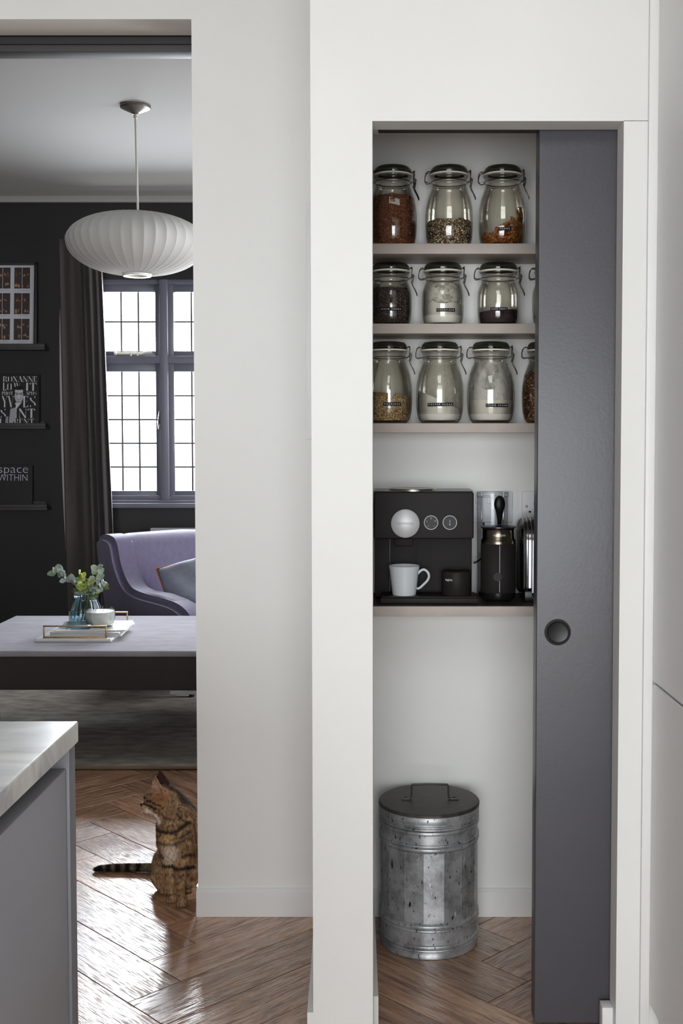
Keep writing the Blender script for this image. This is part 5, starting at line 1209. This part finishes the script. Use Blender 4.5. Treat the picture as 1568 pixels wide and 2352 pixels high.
    lines = [([(333, 1846), (350, 1852), (364, 1860)], 1.7, .8), ([(338, 1838), (352, 1843), (374, 1852)], 1.7, .75), ([(345, 1858), (356, 1853), (372, 1862)], 1.4, .5),
             ([(353, 1893), (366, 1906), (384, 1911), (402, 1914), (420, 1904), (436, 1890)], 3.6, .9), ([(356, 1915), (372, 1922)], 2.2, .5), ([(362, 1932), (385, 1940), (408, 1940), (430, 1930)], 2.0, .6), ([(405, 1928), (425, 1922), (440, 1912)], 2.0, .5),
             ([(370, 1964), (380, 1970)], 3.2, .7), ([(425, 1968), (440, 1962)], 3.2, .7), ([(374, 1988), (388, 1990), (403, 1989)], 3.4, .95), ([(406, 1994), (420, 1996), (438, 1992)], 3.4, .95), ([(384, 2008), (392, 2009)], 1.6, .5), ([(418, 2014), (428, 2010)], 2.0, .6), ([(410, 2030), (418, 2028)], 1.8, .5), ([(386, 2030), (394, 2029)], 1.6, .45), ([(414, 2044), (426, 2042)], 1.8, .55), ([(404, 2054), (420, 2056)], 1.6, .6),
             ([(386, 1800), (408, 1816), (424, 1840), (448, 1852)], 7.5, .8), ([(372, 1868), (385, 1880), (400, 1882)], 2.5, .45), ([(410, 1870), (425, 1885), (440, 1888)], 2.6, .5), ([(340, 1808), (352, 1806)], 1.5, .5), ([(334, 1818), (346, 1814)], 1.4, .5), ([(340, 1826), (352, 1822)], 1.4, .45), ([(333, 1832), (340, 1838)], 2.4, .8),
             ([(355, 1965), (372, 1975)], 2.0, .35), ([(350, 1985), (368, 1992)], 2.0, .35), ([(350, 2005), (366, 2010)], 2.0, .3), ([(388, 2064), (387, 2077)], .9, .7), ([(393, 2064), (393, 2078)], .9, .7), ([(398, 2064), (399, 2077)], .9, .6), ([(409, 2073), (408, 2088)], .9, .7), ([(415, 2072), (415, 2089)], .9, .7), ([(421, 2073), (422, 2088)], .9, .6), ([(373, 2044), (372, 2057)], .9, .7), ([(379, 2044), (379, 2057)], .9, .7), ([(432, 2040), (432, 2053)], .9, .6)]
    blobs = [((368, 1834), 18, RUF, .65), ((384, 1830), 10, (124, 76, 54), .35), ((392, 1926), 13, (196, 158, 104), .6), ((396, 1962), 20, (214, 200, 184), .8), ((398, 1982), 10, (186, 174, 162), .6), ((355, 1818), 9, (150, 118, 84), .5), ((341, 1864), 8, WHT, .95), ((350, 1868), 6, WHT, .8), ((334, 1858), 5, (170, 145, 120), .7),
             ((365, 1882), 6, WHT, .85), ((371, 1889), 5, WHT, .8), ((360, 1875), 5, WHT, .85), ((355, 2000), 22, BEL, .35), ((372, 2020), 12, (170, 140, 110), .5), ((398, 2020), 6, (176, 160, 142), .6), ((322, 1849), 4, (34, 22, 20), .95)]
    def dist(px, py, L):
        d = 1e9
        for (a, b_), (c_, d_) in zip(L, L[1:]):
            vx_, vy_ = c_ - a, d_ - b_; s_ = max(0, min(1, ((px - a) * vx_ + (py - b_) * vy_) / (vx_ * vx_ + vy_ * vy_))); d = min(d, math.hypot(px - a - vx_ * s_, py - b_ - vy_ * s_))
        return d
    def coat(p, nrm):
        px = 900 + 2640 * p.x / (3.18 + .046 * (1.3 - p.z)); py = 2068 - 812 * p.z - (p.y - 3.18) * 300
        n1 = noise.noise(Vector((p.x * 55, p.y * 55, p.z * 38))); n2 = noise.noise(Vector((p.x * 320, p.y * 320, p.z * 130))); n3 = noise.noise(Vector((p.x * 130, p.y * 130, p.z * 90 + 4)))
        if p.x < -.712 and p.z < .05:   # tail rings
            px = 900 + 2640 * p.x / 3.43
            c = mixc((62, 56, 46), (140, 130, 102), .5 + .5 * n2 + .2 * n1)
            for (a, b_) in ((205, 236), (243, 254), (264, 275), (287, 299), (312, 323)):
                e = min(px - a, b_ - px) / 3 + .6 + n3; c = mixc(c, (26, 22, 21), max(0, min(1, e)) * .95)
            return c
        c = mixc(BASE, TAN, max(0, min(1, .34 + .5 * n1 + .45 * n2)))
        c = mixc(c, DARK, max(0, min(.7, 1.1 * n3 + .25 * n1 - .06)))
        for (bx, by), r, col, k in blobs:
            d = math.hypot(px - bx, py - by)
            if d < r * 1.5: c = mixc(c, col, k * max(0, min(1, (1.5 - d / r) + .35 * n2)))
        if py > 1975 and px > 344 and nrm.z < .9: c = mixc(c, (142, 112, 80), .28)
        wob = 2.2 * noise.noise(Vector((p.x * 90, p.z * 90, 2)))
        for L, w_, k in lines:
            d = dist(px, py + wob, L)
            if d < w_ * 1.8: c = mixc(c, DARK, k * max(0, min(1, 1.6 - d / w_ + .5 * n2)))
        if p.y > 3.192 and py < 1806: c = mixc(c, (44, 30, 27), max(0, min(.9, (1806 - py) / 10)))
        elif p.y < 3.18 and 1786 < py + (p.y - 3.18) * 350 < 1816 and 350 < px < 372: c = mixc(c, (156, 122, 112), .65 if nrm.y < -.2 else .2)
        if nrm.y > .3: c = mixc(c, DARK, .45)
        return tuple(q * 1.18 for q in c)
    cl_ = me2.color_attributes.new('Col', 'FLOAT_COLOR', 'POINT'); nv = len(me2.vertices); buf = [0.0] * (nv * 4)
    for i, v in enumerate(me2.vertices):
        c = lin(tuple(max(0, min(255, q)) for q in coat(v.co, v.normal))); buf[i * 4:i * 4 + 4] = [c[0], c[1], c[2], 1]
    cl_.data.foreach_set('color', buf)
    off = Vector(root.location)
    bvh = BVHTree.FromPolygons([v.co.copy() for v in me2.vertices], [tuple(p.vertices) for p in me2.polygons])
    polys = [(p.center.copy(), p.normal.copy(), p.area) for p in me2.polygons]
    for v in me2.vertices: v.co -= off
    me2.materials.clear(); me2.materials.append(M['cat_fur']); me2.shade_smooth(); me2.name = 'body'
    body = bpy.data.objects.new('body', me2); COL.objects.link(body); body.parent = root
    # short fur
    r_ = random.Random(4); b = MB(); vis = [q for q in polys if q[1].y < .45]
    pick = r_.choices(vis, weights=[q[2] for q in vis], k=52000); pts = []; cols_ = []
    for c, nm, ar in pick:
        c = c + Vector((r_.uniform(-1, 1), r_.uniform(-1, 1), r_.uniform(-1, 1))) * .0014
        down = Vector((r_.gauss(0, .25), r_.gauss(0, .25), -1))
        if c.z < .05 and c.x < -.68: down = Vector((-1, r_.gauss(0, .2), r_.gauss(0, .2)))
        head = c.z > .235 and c.x < -.625
        if head: down = Vector((.8, .1, -.35)) + Vector((r_.gauss(0, .2), 0, r_.gauss(0, .2)))
        tg_ = (down - nm * down.dot(nm)).normalized(); L = (.0034 if head else .0075) * r_.uniform(.6, 1.2)
        if c.z < .03 and c.x > -.68: L *= .4
        sd = tg_.cross(nm).normalized() * (.00028 if head else .00042); tip = c + (tg_ * .88 + nm * .30).normalized() * L; pts += [c - sd, c + sd, tip]
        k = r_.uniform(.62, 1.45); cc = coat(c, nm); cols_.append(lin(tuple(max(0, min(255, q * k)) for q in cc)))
    me3 = bpy.data.meshes.new('fur'); me3.from_pydata([p - off for p in pts], [], [(3 * i, 3 * i + 1, 3 * i + 2) for i in range(len(pick))])
    ca = me3.color_attributes.new('Col', 'FLOAT_COLOR', 'POINT'); fb_ = []
    for c in cols_: fb_ += [c[0], c[1], c[2], 1.0] * 3
    ca.data.foreach_set('color', fb_); me3.materials.append(M['cat_fur']); fur = bpy.data.objects.new('fur', me3); COL.objects.link(fur); fur.parent = root; fur['kind'] = 'stuff'
    # eye, nose leather, whiskers
    def surf(px, py, Yg):
        p = at(px, py, Yg); h = bvh.ray_cast(Vector((p.x, 2.9, p.z)), Vector((0, 1, 0))); return h[0] if h[0] else p
    ep = surf(335, 1836.5, 3.165); e_ = Matrix.Rotation(math.radians(35), 3, 'Z')
    b = MB(); b.ball(ep + Vector((.0008, .0016, 0)), (.0050, .0032, .0044), 18); eye = b.build('eye_rim', 'eye_black', body)
    b = MB(); b.ball(ep + Vector((-.0004, .0006, 0)), (.0034, .0028, .0032), 18); b.build('eye', 'eye_amber', body); b = MB(); b.ball(ep + Vector((-.0018, -.0010, 0)), (.0012, .0014, .0027), 10); b.build('pupil', 'eye_black', body)
    npt = bvh.find_nearest(at(323, 1847, 3.172))[0] + Vector((.0012, 0, 0)); b = MB(); b.ball(npt, (.0040, .0062, .0038), 14); b.build('nose', 'eye_black', body)
    for i, (dx, dz) in enumerate(((-.018, -.030), (-.006, -.034), (.010, -.032), (-.028, -.018), (.02, -.026))):
        wp = surf(334 + i, 1856 + (i % 2), 3.165); b = MB(); b.tube([wp, wp + Vector((dx * .5, -.012, dz * .35)), wp + Vector((dx, -.018, dz))], [.00035, .0003, .00012], 4); b.build('whisker', 'whisker', body)
make_cat()
